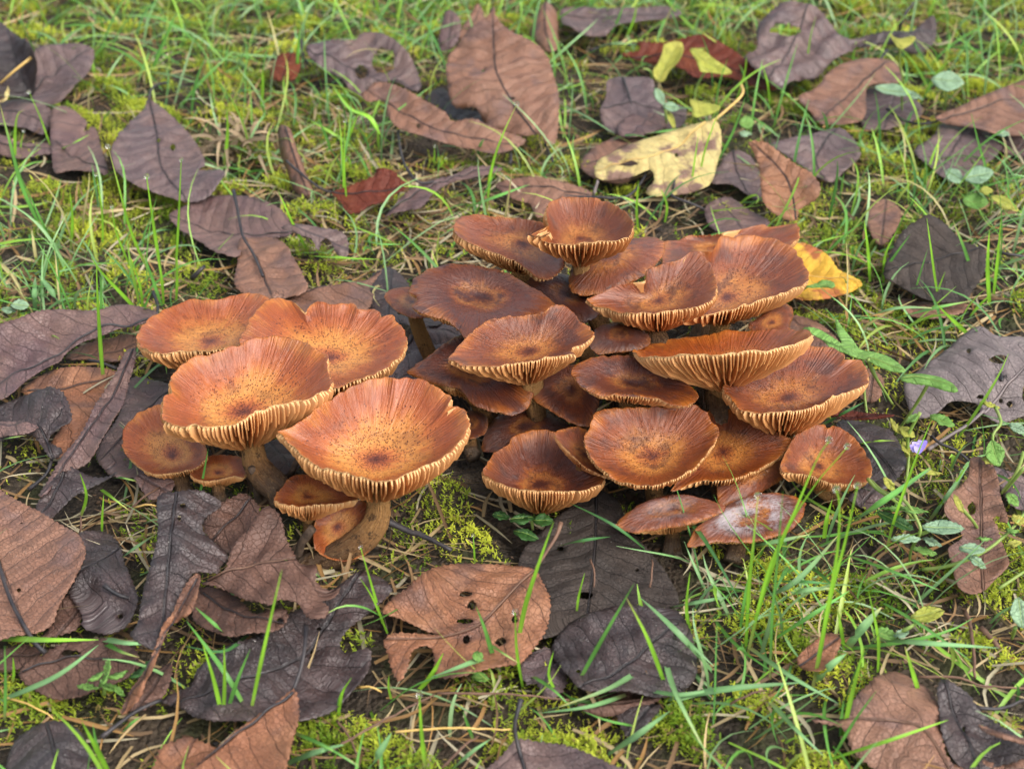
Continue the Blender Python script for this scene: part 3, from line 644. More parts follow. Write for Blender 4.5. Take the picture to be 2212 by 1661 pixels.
# ------------------------------------------------------------------ leaves
CELL = .0035; GX0, GY0, GNX, GNY = -.7, .2, 400, 360
leafz = np.full((GNX, GNY), 9.0)
def mark(P):
    ix = ((P[:, 0] - GX0) / CELL).astype(int); iy = ((P[:, 1] - GY0) / CELL).astype(int)
    ok = (ix >= 0) & (ix < GNX) & (iy >= 0) & (iy < GNY)
    np.minimum.at(leafz, (ix[ok], iy[ok]), P[ok, 2])
def leaf_above(x, y):
    ix = np.clip(((x - GX0) / CELL).astype(int), 0, GNX - 1); iy = np.clip(((y - GY0) / CELL).astype(int), 0, GNY - 1)
    return leafz[ix, iy]
def inpoly(P, poly):
    x, y = P[:, 0], P[:, 1]; c = np.zeros(len(P), bool); j = len(poly) - 1
    for i in range(len(poly)):
        xi, yi = poly[i]; xj, yj = poly[j]
        if abs(yi - yj) > 1e-12:
            c ^= ((yi > y) != (yj > y)) & (x < (xj - xi) * (y - yi) / (yj - yi) + xi)
        j = i
    return c
def sd_poly(Q, line):
    """arc position and signed distance of 2-D points to a polyline"""
    best = np.full(len(Q), 1e9); s = np.zeros(len(Q)); d = np.zeros(len(Q)); acc = 0
    for a, b in zip(line[:-1], line[1:]):
        ab = b - a; L = np.hypot(*ab) + 1e-9
        t = ((Q - a) @ ab) / L ** 2
        lo = 0 if acc > 0 else -9; hi = 1 if b is not line[-1] else 9
        tc = np.clip(t, lo, hi)
        r = Q - (a + tc[:, None] * ab); dd = np.hypot(r[:, 0], r[:, 1])
        sg = np.sign(ab[0] * (Q[:, 1] - a[1]) - ab[1] * (Q[:, 0] - a[0]))
        m = dd < best
        best[m] = dd[m]; s[m] = acc + tc[m] * L; d[m] = (dd * sg)[m]; acc += L
    return s, d, acc
NLEAF = [0]
def leaf_parts(root, base, z, outl, mid, pet, c, lift, tilt, cup, curl, wav, holes, ser, stalk, midr=.0005, step=None, thick=.00035):
    NLEAF[0] += 1; k = NLEAF[0]; g = np.random.default_rng(5000 + k)
    op = px(z, outl); dense = catmull(op, 8)
    a, b = tilt
    n = np.array([math.sin(R_(b)), -math.sin(R_(a)) * math.cos(R_(b)), math.cos(R_(a)) * math.cos(R_(b))])
    low = op[np.argmax(op[:, 1])]
    P0 = on_z(low, lift / 1000)[0]
    e1 = np.array([1.0, 0, 0]) - n * n[0]; e1 /= np.linalg.norm(e1); e2 = np.cross(n, e1)
    to2 = lambda P: np.stack([(P - P0) @ e1, (P - P0) @ e2], 1)
    O2 = to2(on_plane(dense, P0, n))
    if mid is None:
        cc = O2.mean(0); _, _, vt = np.linalg.svd(O2 - cc); ax_ = vt[0] * np.ptp((O2 - cc) @ vt[0]) * .5
        M2 = np.array([cc - ax_, cc, cc + ax_])
    else:
        M2 = to2(on_plane(catmull(px(z, mid), 5, False) if len(mid) > 2 else px(z, mid), P0, n))
    nz1, nz2 = Noise(6000 + k, 8, (8, 26)), Noise(7000 + k, 8, (45, 95))
    _, dO, L = sd_poly(O2, M2); hw = np.percentile(np.abs(dO), 85) + 1e-6
    def H(Q):
        s, d, L = sd_poly(Q, M2)
        x = np.clip(d / hw, -1.6, 1.6); y = np.clip(s / max(L, 1e-6) - .5, -.8, .8)
        h = 1.5 * cup * x * x + curl * 4 * y * y + 1.35 * wav * (1.6 * nz1(Q[:, 0], Q[:, 1]) + .75 * nz2(Q[:, 0], Q[:, 1]))
        h += .12 * np.abs(np.sin((s - np.abs(d) * .62) * 100 * math.pi * 1.25 * .5)) * min(1, wav)
        return h / 1000
    def solve(pix):
        d = rays(pix); off = np.zeros(len(pix))
        for _ in range(5):
            t = (((P0 - CAM) @ n) + off) / (d @ n)
            Q = to2(CAM + d * t[:, None]); off = .5 * off + .5 * H(Q)
        return Q
    O2 = solve(dense)
    dist = float(np.linalg.norm(P0 - CAM))
    st = step or (.0021 if dist < .75 else .003)
    O2 = resample(O2, st * .62)
    # teeth and small tears
    if ser:
        tg = np.roll(O2, -1, 0) - np.roll(O2, 1, 0); tg /= np.linalg.norm(tg, axis=1)[:, None] + 1e-9
        area = np.sum(O2[:, 0] * np.roll(O2[:, 1], -1) - np.roll(O2[:, 0], -1) * O2[:, 1])
        nm = np.stack([tg[:, 1], -tg[:, 0]], 1) * np.sign(area)
        ph = np.arange(len(O2))
        amp = np.where(ph % 2 == 0, .00045, -.0002) * ser * g.uniform(.4, 1.3, len(O2))
        O2 = O2 + nm * amp[:, None]
    lo, hi = O2.min(0), O2.max(0)
    gx, gy = np.meshgrid(np.arange(lo[0], hi[0], st), np.arange(lo[1], hi[1], st))
    G = np.stack([gx.ravel(), gy.ravel()], 1); G += g.uniform(-.28, .28, G.shape) * st
    G = G[inpoly(G, O2)]
    hl = []
    for hx, hy, rx, ry in holes:
        t = np.arange(14) * 2 * math.pi / 14; rr = 1 + g.normal(0, .12, 14)
        hp = px(z, [(hx + rx * math.cos(q) * f, hy + ry * math.sin(q) * f) for q, f in zip(t, rr)])
        hl.append(solve(hp))
    for h in hl: G = G[~inpoly(G, h)]
    def far(G, ring):
        dd = np.full(len(G), 9.0)
        for q in ring: dd = np.minimum(dd, np.hypot(G[:, 0] - q[0], G[:, 1] - q[1]))
        return dd > st * .45
    for ring in [O2] + hl: G = G[far(G, ring)]
    vs = [Vector(q) for q in O2]; es = [(i, (i + 1) % len(O2)) for i in range(len(O2))]
    for h in hl:
        s0 = len(vs); vs += [Vector(q) for q in h]; es += [(s0 + i, s0 + (i + 1) % len(h)) for i in range(len(h))]
    vs += [Vector(q) for q in G]
    rv, _, rf, *_ = delaunay_2d_cdt(vs, es, [], 0, 1e-7)
    Q = np.array([(q.x, q.y) for q in rv]); F = np.array([f for f in rf if len(f) == 3])
    cen = Q[F].mean(1); ok = inpoly(cen, O2)
    for h in hl: ok &= ~inpoly(cen, h)
    F = F[ok]
    ar = (Q[F[:, 1], 0] - Q[F[:, 0], 0]) * (Q[F[:, 2], 1] - Q[F[:, 0], 1]) - (Q[F[:, 2], 0] - Q[F[:, 0], 0]) * (Q[F[:, 1], 1] - Q[F[:, 0], 1])
    F[ar < 0] = F[ar < 0][:, ::-1]
    to3 = lambda Q, e=0: P0 + Q[:, :1] * e1 + Q[:, 1:] * e2 + (H(Q) + e)[:, None] * n
    V = to3(Q); V[:, 2] = np.maximum(V[:, 2], terrain(V[:, 0], V[:, 1]) + .0022)
    s, d, L = sd_poly(Q, M2)
    mark(V); mark(V[F].mean(1))
    me = mesh_np('blade', V - base, F, LM[c], True, None, {'luv': ('FLOAT_VECTOR', np.stack([s * 100, d * 100, s * 0], 1))})
    bo = link('blade', me, root)
    md = bo.modifiers.new('thickness', 'SOLIDIFY'); md.thickness = thick; md.offset = -1
    # midrib
    if mid is not None:
        Mr = resample(M2, .002, False); Mr = Mr[inpoly(Mr, O2)]
        for h in hl: Mr = Mr[~inpoly(Mr, h)]
        if len(Mr) > 3:
            P = to3(Mr, .0001); P[:, 2] = np.maximum(P[:, 2], terrain(P[:, 0], P[:, 1]) + .0024)
            sv, sf = tube(P, midr * .62 * np.linspace(1.15, .35, len(P)), 6)
            link('midrib', mesh_np('midrib', sv - base, sf, M_STALK[stalk]), bo)
    if pet is not None:
        pp = px(z, [q[:2] for q in pet]); hz = [q[2] if len(q) > 2 else lift for q in pet]
        P = np.array([on_z(q, h / 1000)[0] for q, h in zip(pp, hz)])
        P = resample(catmull(P, 6, False), .002, False)
        sv, sf = tube(P, .00072 * (1 + .5 * np.linspace(0, 1, len(P)) ** 6), 8)
        link('petiole', mesh_np('petiole', sv - base, sf, M_STALK[stalk]), root)
        mark(P)
    return V
def leaf(label, z, outl, mid=None, pet=None, c='pur', lift=4, tilt=(0, 0), cup=0., curl=0., wav=1., holes=(), ser=1., stalk='k', midr=.0005, cat='leaf', name='dead_leaf'):
    op = px(z, outl); base = on_z(op[np.argmax(op[:, 1])], 0.0)[0]
    root = thing(name, label, cat, base)
    leaf_parts(root, base, z, outl, mid, pet, c, lift, tilt, cup, curl, wav, holes, ser, stalk, midr)
    return root
# --- far left
leaf('purple brown leaf with blunt tip beside tightly curled dark leaf', 1, [(215, 290), (330, 265), (470, 260), (555, 300), (540, 400), (480, 480), (400, 560), (330, 620), (220, 610), (180, 560), (200, 420)], [(180, 560), (260, 460), (540, 310)], c='pur', lift=7, tilt=(12, 0), cup=2)
leaf('tightly curled dark leaf with hollow black inside', 1, [(-60, 120), (0, 130), (60, 180), (110, 225), (180, 270), (230, 370), (215, 460), (190, 560), (60, 575), (-60, 540)], c='dark', lift=10, tilt=(30, -10), cup=9, wav=1.5)
leaf('yellow sliver of leaf with thick yellow stalk over the curled dark leaf', 1, [(-50, 490), (0, 505), (50, 520), (42, 590), (0, 606), (-50, 600)], None, [(-50, 540, 10), (20, 480, 22), (100, 410, 30), (185, 345, 34)], c='yel', lift=12, stalk='y', tilt=(20, 0))
leaf('split mauve leaf half with dark midrib, tip under moss', 1, [(310, 650), (400, 635), (480, 690), (515, 730), (490, 790), (560, 755), (600, 880), (640, 1030), (560, 1022), (420, 1010), (330, 1025), (310, 940), (300, 800)], [(640, 1032), (480, 960), (330, 850)], c='pur2', lift=5, cup=1.5)
leaf('mauve leaf end lying under the curled dark leaf', 1, [(-60, 600), (0, 600), (150, 590), (290, 640), (300, 730), (250, 795), (150, 760), (0, 740), (-60, 740)], [(-60, 660), (120, 680), (290, 740)], c='pur', lift=4)
leaf('narrow mauve leaf strip touching the split mauve leaf', 1, [(-60, 800), (0, 800), (130, 850), (270, 850), (360, 900), (250, 920), (100, 940), (0, 915), (-60, 910)], [(-60, 860), (150, 895), (350, 900)], c='pur2', lift=4)
leaf('pointed purple grey leaf standing on stalk end among moss', 1, [(880, 590), (960, 640), (1060, 730), (1140, 820), (1190, 900), (1215, 980), (1180, 1010), (1330, 1020), (1290, 1100), (1230, 1170), (1130, 1200), (1000, 1170), (850, 1120), (740, 1060), (680, 1000), (660, 900), (700, 810), (770, 730), (850, 650)], [(885, 592), (930, 800), (960, 1000), (1100, 1190)], [(885, 592, 20), (895, 540, 22), (930, 505, 20), (985, 495, 16)], 'pur', 7, (8, 0), 3.5, 0, 1.3, [(1025, 875, 14, 22), (940, 835, 10, 12)])
leaf('smooth reddish purple oval leaf with finely toothed edge', 1, [(1005, 1280), (1100, 1220), (1250, 1170), (1380, 1160), (1530, 1180), (1660, 1240), (1720, 1320), (1722, 1390), (1640, 1410), (1560, 1412), (1440, 1440), (1420, 1522), (1300, 1510), (1180, 1430), (1080, 1370)], [(1720, 1385), (1400, 1372), (1010, 1290)], c='pur2', lift=5, cup=2)
leaf('brown leaf with long black stalk laid across reddish purple leaf', 1, [(1420, 1420), (1500, 1412), (1600, 1410), (1680, 1440), (1740, 1530), (1800, 1640), (1820, 1720), (1700, 1770), (1500, 1760), (1395, 1690), (1410, 1560)], [(1470, 1440), (1540, 1580), (1610, 1760)], [(1560, 1640, 11), (1500, 1500, 12), (1440, 1400, 13), (1410, 1250, 16), (1385, 1130, 18)], 'tan', 9, (0, 0), 2)
leaf('ragged purple leaf scrap eaten from below', 1, [(1670, 1350), (1760, 1330), (1900, 1350), (2010, 1370), (2060, 1420), (2060, 1520), (2000, 1510), (1960, 1430), (1910, 1420), (1890, 1490), (1850, 1420), (1800, 1400)], None, c='pur', lift=12, tilt=(20, 0))
leaf('rolled tan leaf tube with dark twig resting on it', 1, [(1650, 760), (1690, 745), (1725, 770), (1760, 880), (1800, 980), (1840, 1080), (1860, 1140), (1800, 1160), (1740, 1120), (1700, 1010), (1660, 900)], [(1690, 750), (1750, 950), (1825, 1150)], None, 'tan', 9, (15, 0), -7, ser=.3)
# --- behind the large clump
leaf('deep red torn leaf lit through near dry grass', 2, [(430, 1140), (520, 1110), (620, 1070), (680, 1045), (700, 1000), (780, 1010), (830, 1060), (880, 1100), (850, 1130), (800, 1150), (760, 1190), (650, 1220), (590, 1260), (520, 1265), (480, 1200)], [(430, 1142), (600, 1150), (870, 1100)], None, 'red', 6, (25, 0), 2)
leaf('twisted grey brown leaf with curved stalk beside deep red leaf', 2, [(740, 1290), (790, 1230), (860, 1150), (940, 1100), (1060, 1060), (1150, 1040), (1250, 990), (1400, 990), (1440, 1005), (1350, 1040), (1250, 1060), (1150, 1080), (1050, 1130), (960, 1230), (880, 1250), (780, 1270)], [(750, 1285), (950, 1150), (1150, 1065), (1430, 1000)], [(1100, 1065, 10), (950, 1085, 14), (870, 1000, 18), (835, 900, 18), (820, 780, 14)], 'pur2', 5, (10, 0), 1.5)
leaf('dark curled leaf with a big ragged hole', 2, [(270, 290), (330, 260), (450, 235), (560, 240), (600, 200), (700, 195), (800, 240), (880, 320), (930, 420), (955, 520), (900, 540), (820, 490), (720, 490), (640, 520), (600, 590), (540, 540), (480, 460), (400, 430), (330, 380)], [(280, 320), (500, 400), (700, 470), (940, 520)], [(300, 400, 10), (255, 330, 14), (245, 240, 20)], 'pur', 7, (15, 0), 3, 0, 2, [(735, 370, 68, 75), (600, 430, 40, 35)])
leaf('small dark red leaf fragment left of the holed curled leaf', 2, [(60, 450), (100, 340), (160, 315), (235, 330), (230, 430), (190, 480), (110, 480)], None, c='red', lift=8, tilt=(30, 0))
leaf('long folded cinnamon leaf with upturned edge and serrated rim', 2, [(600, 560), (640, 530), (690, 490), (780, 500), (880, 540), (980, 600), (1100, 670), (1140, 720), (1260, 705), (1340, 740), (1420, 770), (1560, 820), (1550, 860), (1400, 915), (1250, 890), (1100, 850), (960, 810), (830, 770), (760, 690), (740, 610), (690, 595), (640, 605)], [(740, 600), (900, 700), (1100, 790), (1520, 850)], [(1480, 880, 8), (1490, 940, 6), (1480, 975, 4)], 'tan', 9, (22, 0), 3, 0, 1.2, [(940, 748, 12, 14)])
leaf('big pointed pinkish tan leaf propped upright behind folded cinnamon leaf', 2, [(1385, 30), (1405, 110), (1480, 180), (1600, 240), (1690, 310), (1740, 440), (1770, 560), (1772, 700), (1750, 850), (1690, 845), (1660, 795), (1560, 805), (1440, 775), (1340, 740), (1280, 640), (1180, 645), (1130, 600), (1110, 480), (1110, 350), (1180, 260), (1220, 200), (1300, 130), (1360, 90)], [(1690, 850), (1500, 620), (1400, 430), (1378, 60)], [(1690, 850, 8), (1715, 910, 6), (1740, 965, 3)], 'tan', 11, (22, -4), -3, 0, 1.6, [(1325, 420, 10, 10), (1500, 585, 14, 8)], midr=.0006)
leaf('small upright mauve leaf tip behind the pinkish tan leaf', 2, [(1060, 270), (1090, 100), (1130, 60), (1190, 130), (1170, 250), (1110, 310)], None, c='pur2', lift=7, tilt=(30, 0))
leaf('small upright cinnamon leaf tip behind the pinkish tan leaf', 2, [(1180, 200), (1250, 90), (1290, 20), (1330, 100), (1290, 180), (1210, 260)], None, c='tan', lift=7, tilt=(30, 0))
leaf('bluish black wet leaf piece under the pinkish tan leaf', 2, [(980, 580), (1080, 520), (1140, 590), (1200, 650), (1300, 670), (1320, 730), (1150, 720), (1060, 650)], None, c='dark', lift=4)
leaf('curled tan leaf roll beside the big pinkish tan leaf', 2, [(1600, 180), (1660, 60), (1700, 10), (1760, 80), (1770, 170), (1770, 280), (1720, 310), (1660, 280), (1610, 220)], [(1690, 20), (1690, 150), (1720, 300)], None, 'tan', 9, (25, 0), -7, ser=.3)
leaf('broad tan leaf with bite hole behind goblet shaped mushroom', 2, [(1400, 1100), (1470, 1070), (1600, 1050), (1750, 1070), (1900, 1110), (1970, 1150), (1900, 1210), (1760, 1220), (1690, 1280), (1640, 1300), (1600, 1210), (1500, 1180)], [(1960, 1150), (1700, 1120), (1410, 1100)], None, 'tan', 5, (6, 0), 1.5)
leaf('silvery mauve leaf with rolled edge behind the dark red leaf', 3, [(5, 50), (60, 35), (250, 40), (400, 35), (500, 30), (570, 50), (560, 80), (400, 100), (280, 120), (230, 170), (140, 180), (60, 150), (10, 110)], [(10, 70), (250, 90), (560, 55)], None, 'pur', 7, (12, 0), 3)
leaf('dark red leaf in shade behind the curled green leaf', 3, [(370, 200), (480, 205), (600, 180), (690, 165), (760, 200), (840, 250), (900, 300), (960, 350), (1040, 420), (950, 425), (800, 370), (650, 375), (560, 320), (430, 300), (290, 260), (380, 240)], [(300, 260), (650, 270), (1030, 415)], [(380, 215, 10), (250, 210, 12), (140, 245, 8)], 'red', 6, (18, 0), 2)
leaf('big crumpled purple leaf with torn window beside the dark red leaf', 3, [(880, 270), (940, 230), (940, 130), (1000, 60), (1070, 10), (1160, 15), (1230, 40), (1310, 140), (1390, 190), (1460, 185), (1400, 230), (1300, 290), (1220, 370), (1100, 390), (1060, 430), (1000, 400), (940, 340)], [(1180, 20), (1130, 160), (1000, 390)], None, 'pur', 11, (22, 0), -4, 0, 2.6, [(1075, 140, 70, 30)])
leaf('dark leaf flap stretching from the crumpled purple leaf', 3, [(1400, 190), (1560, 150), (1680, 150), (1780, 75), (1785, 200), (1690, 260), (1580, 215), (1430, 225)], None, c='dark', lift=9, tilt=(20, 0), wav=2)
leaf('pinkish tan leaf with dark forked twig below the crumpled purple leaf', 3, [(1140, 460), (1220, 420), (1300, 330), (1400, 290), (1500, 280), (1600, 300), (1620, 390), (1500, 400), (1460, 430), (1450, 560), (1380, 590), (1250, 592), (1200, 540), (1160, 500)], [(1560, 300), (1410, 430), (1240, 570)], [(1410, 430, 10), (1480, 345, 11), (1560, 240, 14)], 'tan', 6, (10, 0), 2)
leaf('dull purple leaf piece beside the pinkish tan leaf', 3, [(1450, 440), (1550, 430), (1700, 480), (1720, 550), (1620, 600), (1500, 620), (1440, 600)], None, c='pur', lift=4)
leaf('slate dark leaf with hair thin stalk behind pale yellow leaf', 3, [(230, 380), (330, 370), (440, 380), (450, 470), (520, 490), (600, 520), (580, 600), (480, 620), (420, 640), (300, 640), (220, 620), (190, 540), (220, 460)], [(190, 535), (360, 510), (590, 560)], [(350, 545, 8), (330, 460, 14), (300, 370, 18)], 'pur', 5, (8, 0), 2)
leaf('small rosy brown leaf against the slate dark leaf', 3, [(290, 580), (380, 530), (470, 550), (500, 600), (400, 645), (290, 650)], None, c='pur2', lift=9)
leaf('brown leaf under the pale yellow leaf', 3, [(100, 780), (150, 710), (230, 670), (300, 640), (400, 660), (400, 760), (330, 860), (230, 870), (130, 830)], [(110, 790), (380, 670)], None, 'tan', 4)
leaf('pale yellow leaf with brown blotch and long yellow stalk', 3, [(180, 770), (250, 730), (350, 680), (480, 640), (620, 600), (720, 580), (760, 600), (770, 700), (750, 780), (720, 870), (650, 910), (550, 930), (440, 935), (410, 910), (450, 860), (430, 810), (350, 840), (240, 860), (170, 840)], [(720, 585), (560, 690), (400, 765), (180, 810)], [(560, 690, 12), (720, 585, 16), (800, 520, 20), (870, 450, 22), (860, 402, 20)], 'yel', 10, (10, 0), -2, 0, 1, [(330, 780, 40, 14), (555, 740, 10, 10)], .5, 'y', .0008)
leaf('mauve leaf in shade between yellow leaf and standing rust leaf', 3, [(720, 870), (760, 790), (820, 720), (900, 740), (940, 800), (965, 880), (960, 960), (900, 930), (820, 880)], [(820, 720), (850, 830), (940, 950)], None, 'pur', 5)
leaf('rust leaf standing on edge in front of grey mauve leaf', 3, [(900, 680), (950, 675), (1000, 690), (1060, 740), (1130, 790), (1200, 830), (1240, 890), (1220, 950), (1140, 1000), (1130, 1050), (1060, 1040), (980, 980), (960, 900), (950, 800), (930, 740)], [(1125, 1045), (1080, 850), (920, 680)], None, 'rust', 6, (38, -6), 2.5)
leaf('grey mauve leaf with pale midrib behind standing rust leaf', 3, [(1000, 690), (1100, 660), (1200, 640), (1320, 610), (1380, 640), (1430, 720), (1420, 760), (1340, 830), (1300, 870), (1240, 850), (1150, 790), (1060, 730)], [(1320, 612), (1220, 740), (1260, 850)], None, 'pur', 4, (8, 0), 1.5)
leaf('broad chestnut leaf with pleated veins and thin black stalk', 3, [(1790, 560), (1900, 510), (2010, 460), (2110, 420), (2230, 385), (2300, 480), (2260, 630), (2100, 645), (1980, 612), (1850, 590)], [(1800, 580), (1950, 535), (2250, 440)], [(1800, 580, 9), (1720, 592, 8), (1640, 575, 7), (1560, 520, 6)], 'tan', 8, (12, 0), 2)
leaf('mauve leaf under the broad chestnut leaf, crossed by grass', 3, [(1690, 720), (1780, 650), (1820, 590), (1960, 570), (2050, 640), (2100, 700), (2060, 760), (1990, 800), (1900, 860), (1830, 850), (1760, 790)], [(1960, 580), (1880, 700), (1800, 830)], None, 'pur', 4)
leaf('rosy leaf corner below the broad chestnut leaf', 3, [(2100, 690), (2230, 590), (2300, 640), (2280, 740), (2130, 735)], None, c='pur2', lift=4)
leaf('large charcoal leaf with pleated veins among tall grass', 8, [(640, 280), (690, 150), (740, 60), (820, 0), (880, -25), (960, 20), (1040, 100), (1130, 140), (1170, 160), (1160, 280), (1100, 370), (1060, 420), (980, 430), (850, 410), (720, 340)], [(1170, 150), (900, 205), (650, 275)], None, 'matt', 6, (14, 0), 3)
leaf('pinkish leaf scrap next to the large charcoal leaf', 3, [(1470, 970), (1560, 950), (1620, 1000), (1610, 1080), (1530, 1170), (1470, 1080)], None, c='tan', lift=4)
leaf('tan leaf edge under the large charcoal leaf', 8, [(720, 410), (900, 430), (1060, 430), (1050, 480), (920, 510), (780, 500)], None, c='tan', lift=3)
leaf('pale pinkish leaf behind the far wide brown mushroom', 3, [(700, 980), (800, 940), (900, 1000), (1000, 1060), (900, 1110), (760, 1110), (700, 1050)], None, c='pur2', lift=4)
leaf('orange yellow leaf with reddish patch by the big bowl shaped cap', 8, [(130, 140), (170, 125), (230, 120), (300, 150), (360, 190), (400, 250), (450, 280), (530, 325), (480, 370), (400, 395), (300, 415), (180, 405), (120, 300)], [(120, 260), (300, 300), (525, 325)], None, 'org', 7, (8, 0), 2, ser=.8, stalk='y')
leaf('dusty grey leaf full of holes with thick stalk and an ant', 8, [(750, 840), (820, 780), (900, 720), (1000, 640), (1100, 560), (1150, 550), (1230, 600), (1370, 610), (1440, 700), (1450, 950), (1300, 1040), (1230, 1050), (1150, 995), (1120, 950), (1000, 940), (940, 980), (880, 1020), (800, 1020), (760, 940)], [(1130, 1020), (1300, 850), (1440, 700)], [(1160, 990, 9), (1080, 1060, 8), (990, 1115, 6), (870, 1192, 4)], 'grey', 9, (5, 0), -2, 0, 1.3, [(1235, 725, 40, 20), (1080, 680, 12, 12), (1145, 918, 18, 11), (1250, 938, 10, 14), (1295, 955, 16, 18), (1385, 900, 25, 55)], .4, 'g', .0009)
leaf('blackish brown leaf behind the dew tipped grass and notched mushroom', 8, [(400, 1060), (500, 1040), (650, 1080), (700, 1120), (760, 1250), (720, 1330), (640, 1400), (540, 1390), (460, 1200)], [(420, 1070), (600, 1220), (700, 1350)], None, 'dark', 5)
leaf('mauve leaf edge below the blackish brown leaf', 8, [(460, 1440), (560, 1385), (645, 1405), (600, 1480), (540, 1497)], None, c='pur', lift=4)
leaf('thin curled maroon leaf strip beside the cream rimmed mushroom', 8, [(360, 1012), (430, 985), (560, 1000), (700, 1012), (600, 1032), (450, 1034)], None, c='red', lift=10, tilt=(20, 0), ser=.2)
leaf('dull brown leaf behind the pale gilled mushroom', 8, [(130, 520), (170, 495), (250, 510), (330, 550), (400, 620), (440, 690), (300, 670), (180, 600)], None, c='tan', lift=5)
leaf('faded brown leaf bit under the arrow shaped leaf', 8, [(500, 880), (560, 770), (640, 830), (620, 920), (560, 945)], None, c='tan', lift=4)
leaf('deeply lobed brown leaf beside the little weeds', 7, [(1650, -10), (1740, -5), (1790, 80), (1812, 200), (1850, 330), (1790, 335), (1830, 480), (1852, 560), (1780, 640), (1720, 700), (1650, 720), (1580, 680), (1550, 560), (1530, 480), (1600, 420), (1590, 380), (1510, 290), (1530, 200), (1600, 140), (1640, 80)], [(1715, 700), (1705, 350), (1695, 0)], None, 'tan', 6, (4, 0), 2.5, 0, 1.2, [(1655, 260, 22, 35), (1790, 320, 20, 18)], .4, 'b')
leaf('mottled grey mauve leaf at the side of the lobed brown leaf', 7, [(1760, 40), (1850, 60), (1960, 110), (1990, 260), (1880, 250), (1800, 140)], None, c='pur', lift=3)
leaf('brown leaf with dark specks and drooping tip, grass crossing over', 7, [(780, 1388), (880, 1400), (950, 1385), (1020, 1290), (1090, 1210), (1180, 1140), (1290, 1130), (1380, 1190), (1450, 1260), (1480, 1350), (1490, 1450), (1510, 1560), (1560, 1690), (1400, 1800), (1200, 1720), (1110, 1640), (1020, 1570), (960, 1440), (870, 1420)], [(1560, 1690), (1440, 1500), (1290, 1420), (785, 1392)], None, 'tan', 7, (4, 0), -2.5, 0, .8, ser=1.3, stalk='b')
leaf('wet black crumpled leaf beside the dark specked brown leaf', 7, [(1490, 1180), (1540, 1190), (1640, 1260), (1700, 1350), (1800, 1420), (1900, 1480), (1960, 1540), (1940, 1600), (1800, 1640), (1720, 1660), (1600, 1640), (1530, 1560), (1490, 1440), (1480, 1330), (1470, 1240)], [(1490, 1190), (1600, 1420), (1720, 1650)], None, 'dark', 6, (5, 0), 3, 0, 2.4, [(1612, 1445, 10, 18)])
leaf('curled tan leaf edge over the wet black crumpled leaf', 7, [(1690, 1420), (1800, 1460), (1960, 1500), (1960, 1530), (1800, 1490), (1720, 1455)], None, c='tan', lift=14, tilt=(15, 0), ser=.4)
leaf('brown leaf corner under the wet black crumpled leaf', 7, [(1560, 1640), (1700, 1610), (1820, 1640), (1980, 1600), (2000, 1720), (1600, 1740)], None, c='tan', lift=3)
# --- in front of the clumps
leaf('large dull charcoal leaf lying under the low funnel mushroom', 6, [(1200, 545), (1230, 440), (1330, 340), (1420, 260), (1500, 200), (1600, 150), (1700, 210), (1750, 330), (1850, 450), (1930, 550), (2000, 680), (1990, 760), (1900, 800), (1700, 800), (1540, 820), (1430, 860), (1350, 890), (1300, 880), (1340, 760), (1330, 640), (1270, 560)], [(1590, 160), (1580, 470), (1540, 800)], None, 'matt', 4, (0, 0), 1, 0, .8, [(1535, 680, 40, 18), (1410, 445, 18, 10), (1795, 550, 9, 10)], .5)
leaf('rust brown leaf with insect holes and ragged notch', 6, [(515, 760), (560, 700), (640, 640), (720, 570), (820, 530), (960, 520), (1100, 525), (1270, 545), (1310, 600), (1350, 680), (1356, 760), (1330, 860), (1280, 940), (1210, 1020), (1150, 1032), (1040, 1052), (900, 1090), (800, 1092), (778, 1060), (772, 960), (730, 930), (662, 960), (640, 1040), (600, 1110), (560, 1040), (540, 960), (520, 910), (570, 870), (700, 872), (815, 874), (740, 858), (660, 820), (590, 790)], [(1285, 545), (1150, 690), (1000, 810), (820, 875), (540, 905)], [(1285, 545, 10), (1340, 460, 10), (1390, 380, 12), (1412, 315, 14)], 'rust', 9, (2, 0), 1.5, 0, 1, [(930, 672, 32, 15), (965, 728, 22, 22), (930, 805, 40, 15), (937, 900, 18, 22), (1110, 910, 28, 22), (1180, 800, 16, 20)], 1.2, 'b', .0007)
leaf('glossy black brown leaf overlapping the large dull charcoal leaf', 6, [(1370, 930), (1440, 830), (1540, 770), (1700, 730), (1900, 740), (2000, 760), (2060, 850), (2090, 960), (2092, 1080), (2020, 1160), (1900, 1190), (1740, 1160), (1530, 1155), (1450, 1080), (1390, 1010)], [(1500, 1150), (1700, 1050), (1980, 840)], None, 'dark', 9, (3, 0), -2, 0, 1.4, [(1500, 1058, 12, 8)], .6)
leaf('rolled under brown leaf edge beneath the glossy black brown leaf', 6, [(1500, 1225), (1600, 1190), (1800, 1160), (1930, 1165), (1850, 1240), (1700, 1280), (1580, 1282)], None, c='wood', lift=5, cup=-3, ser=.3)
leaf('frayed mauve leaf end between rust brown and black brown leaves', 6, [(1210, 1040), (1250, 980), (1350, 940), (1390, 1010), (1440, 1090), (1400, 1180), (1330, 1192), (1290, 1120), (1240, 1122)], [(1380, 960), (1310, 1180)], None, 'pur', 5, ser=1.6)
leaf('tattered dark leaf hanging below glossy black brown leaf', 6, [(1700, 1270), (1850, 1230), (1920, 1240), (1850, 1320), (1800, 1400), (1740, 1380)], None, c='dark', lift=3)
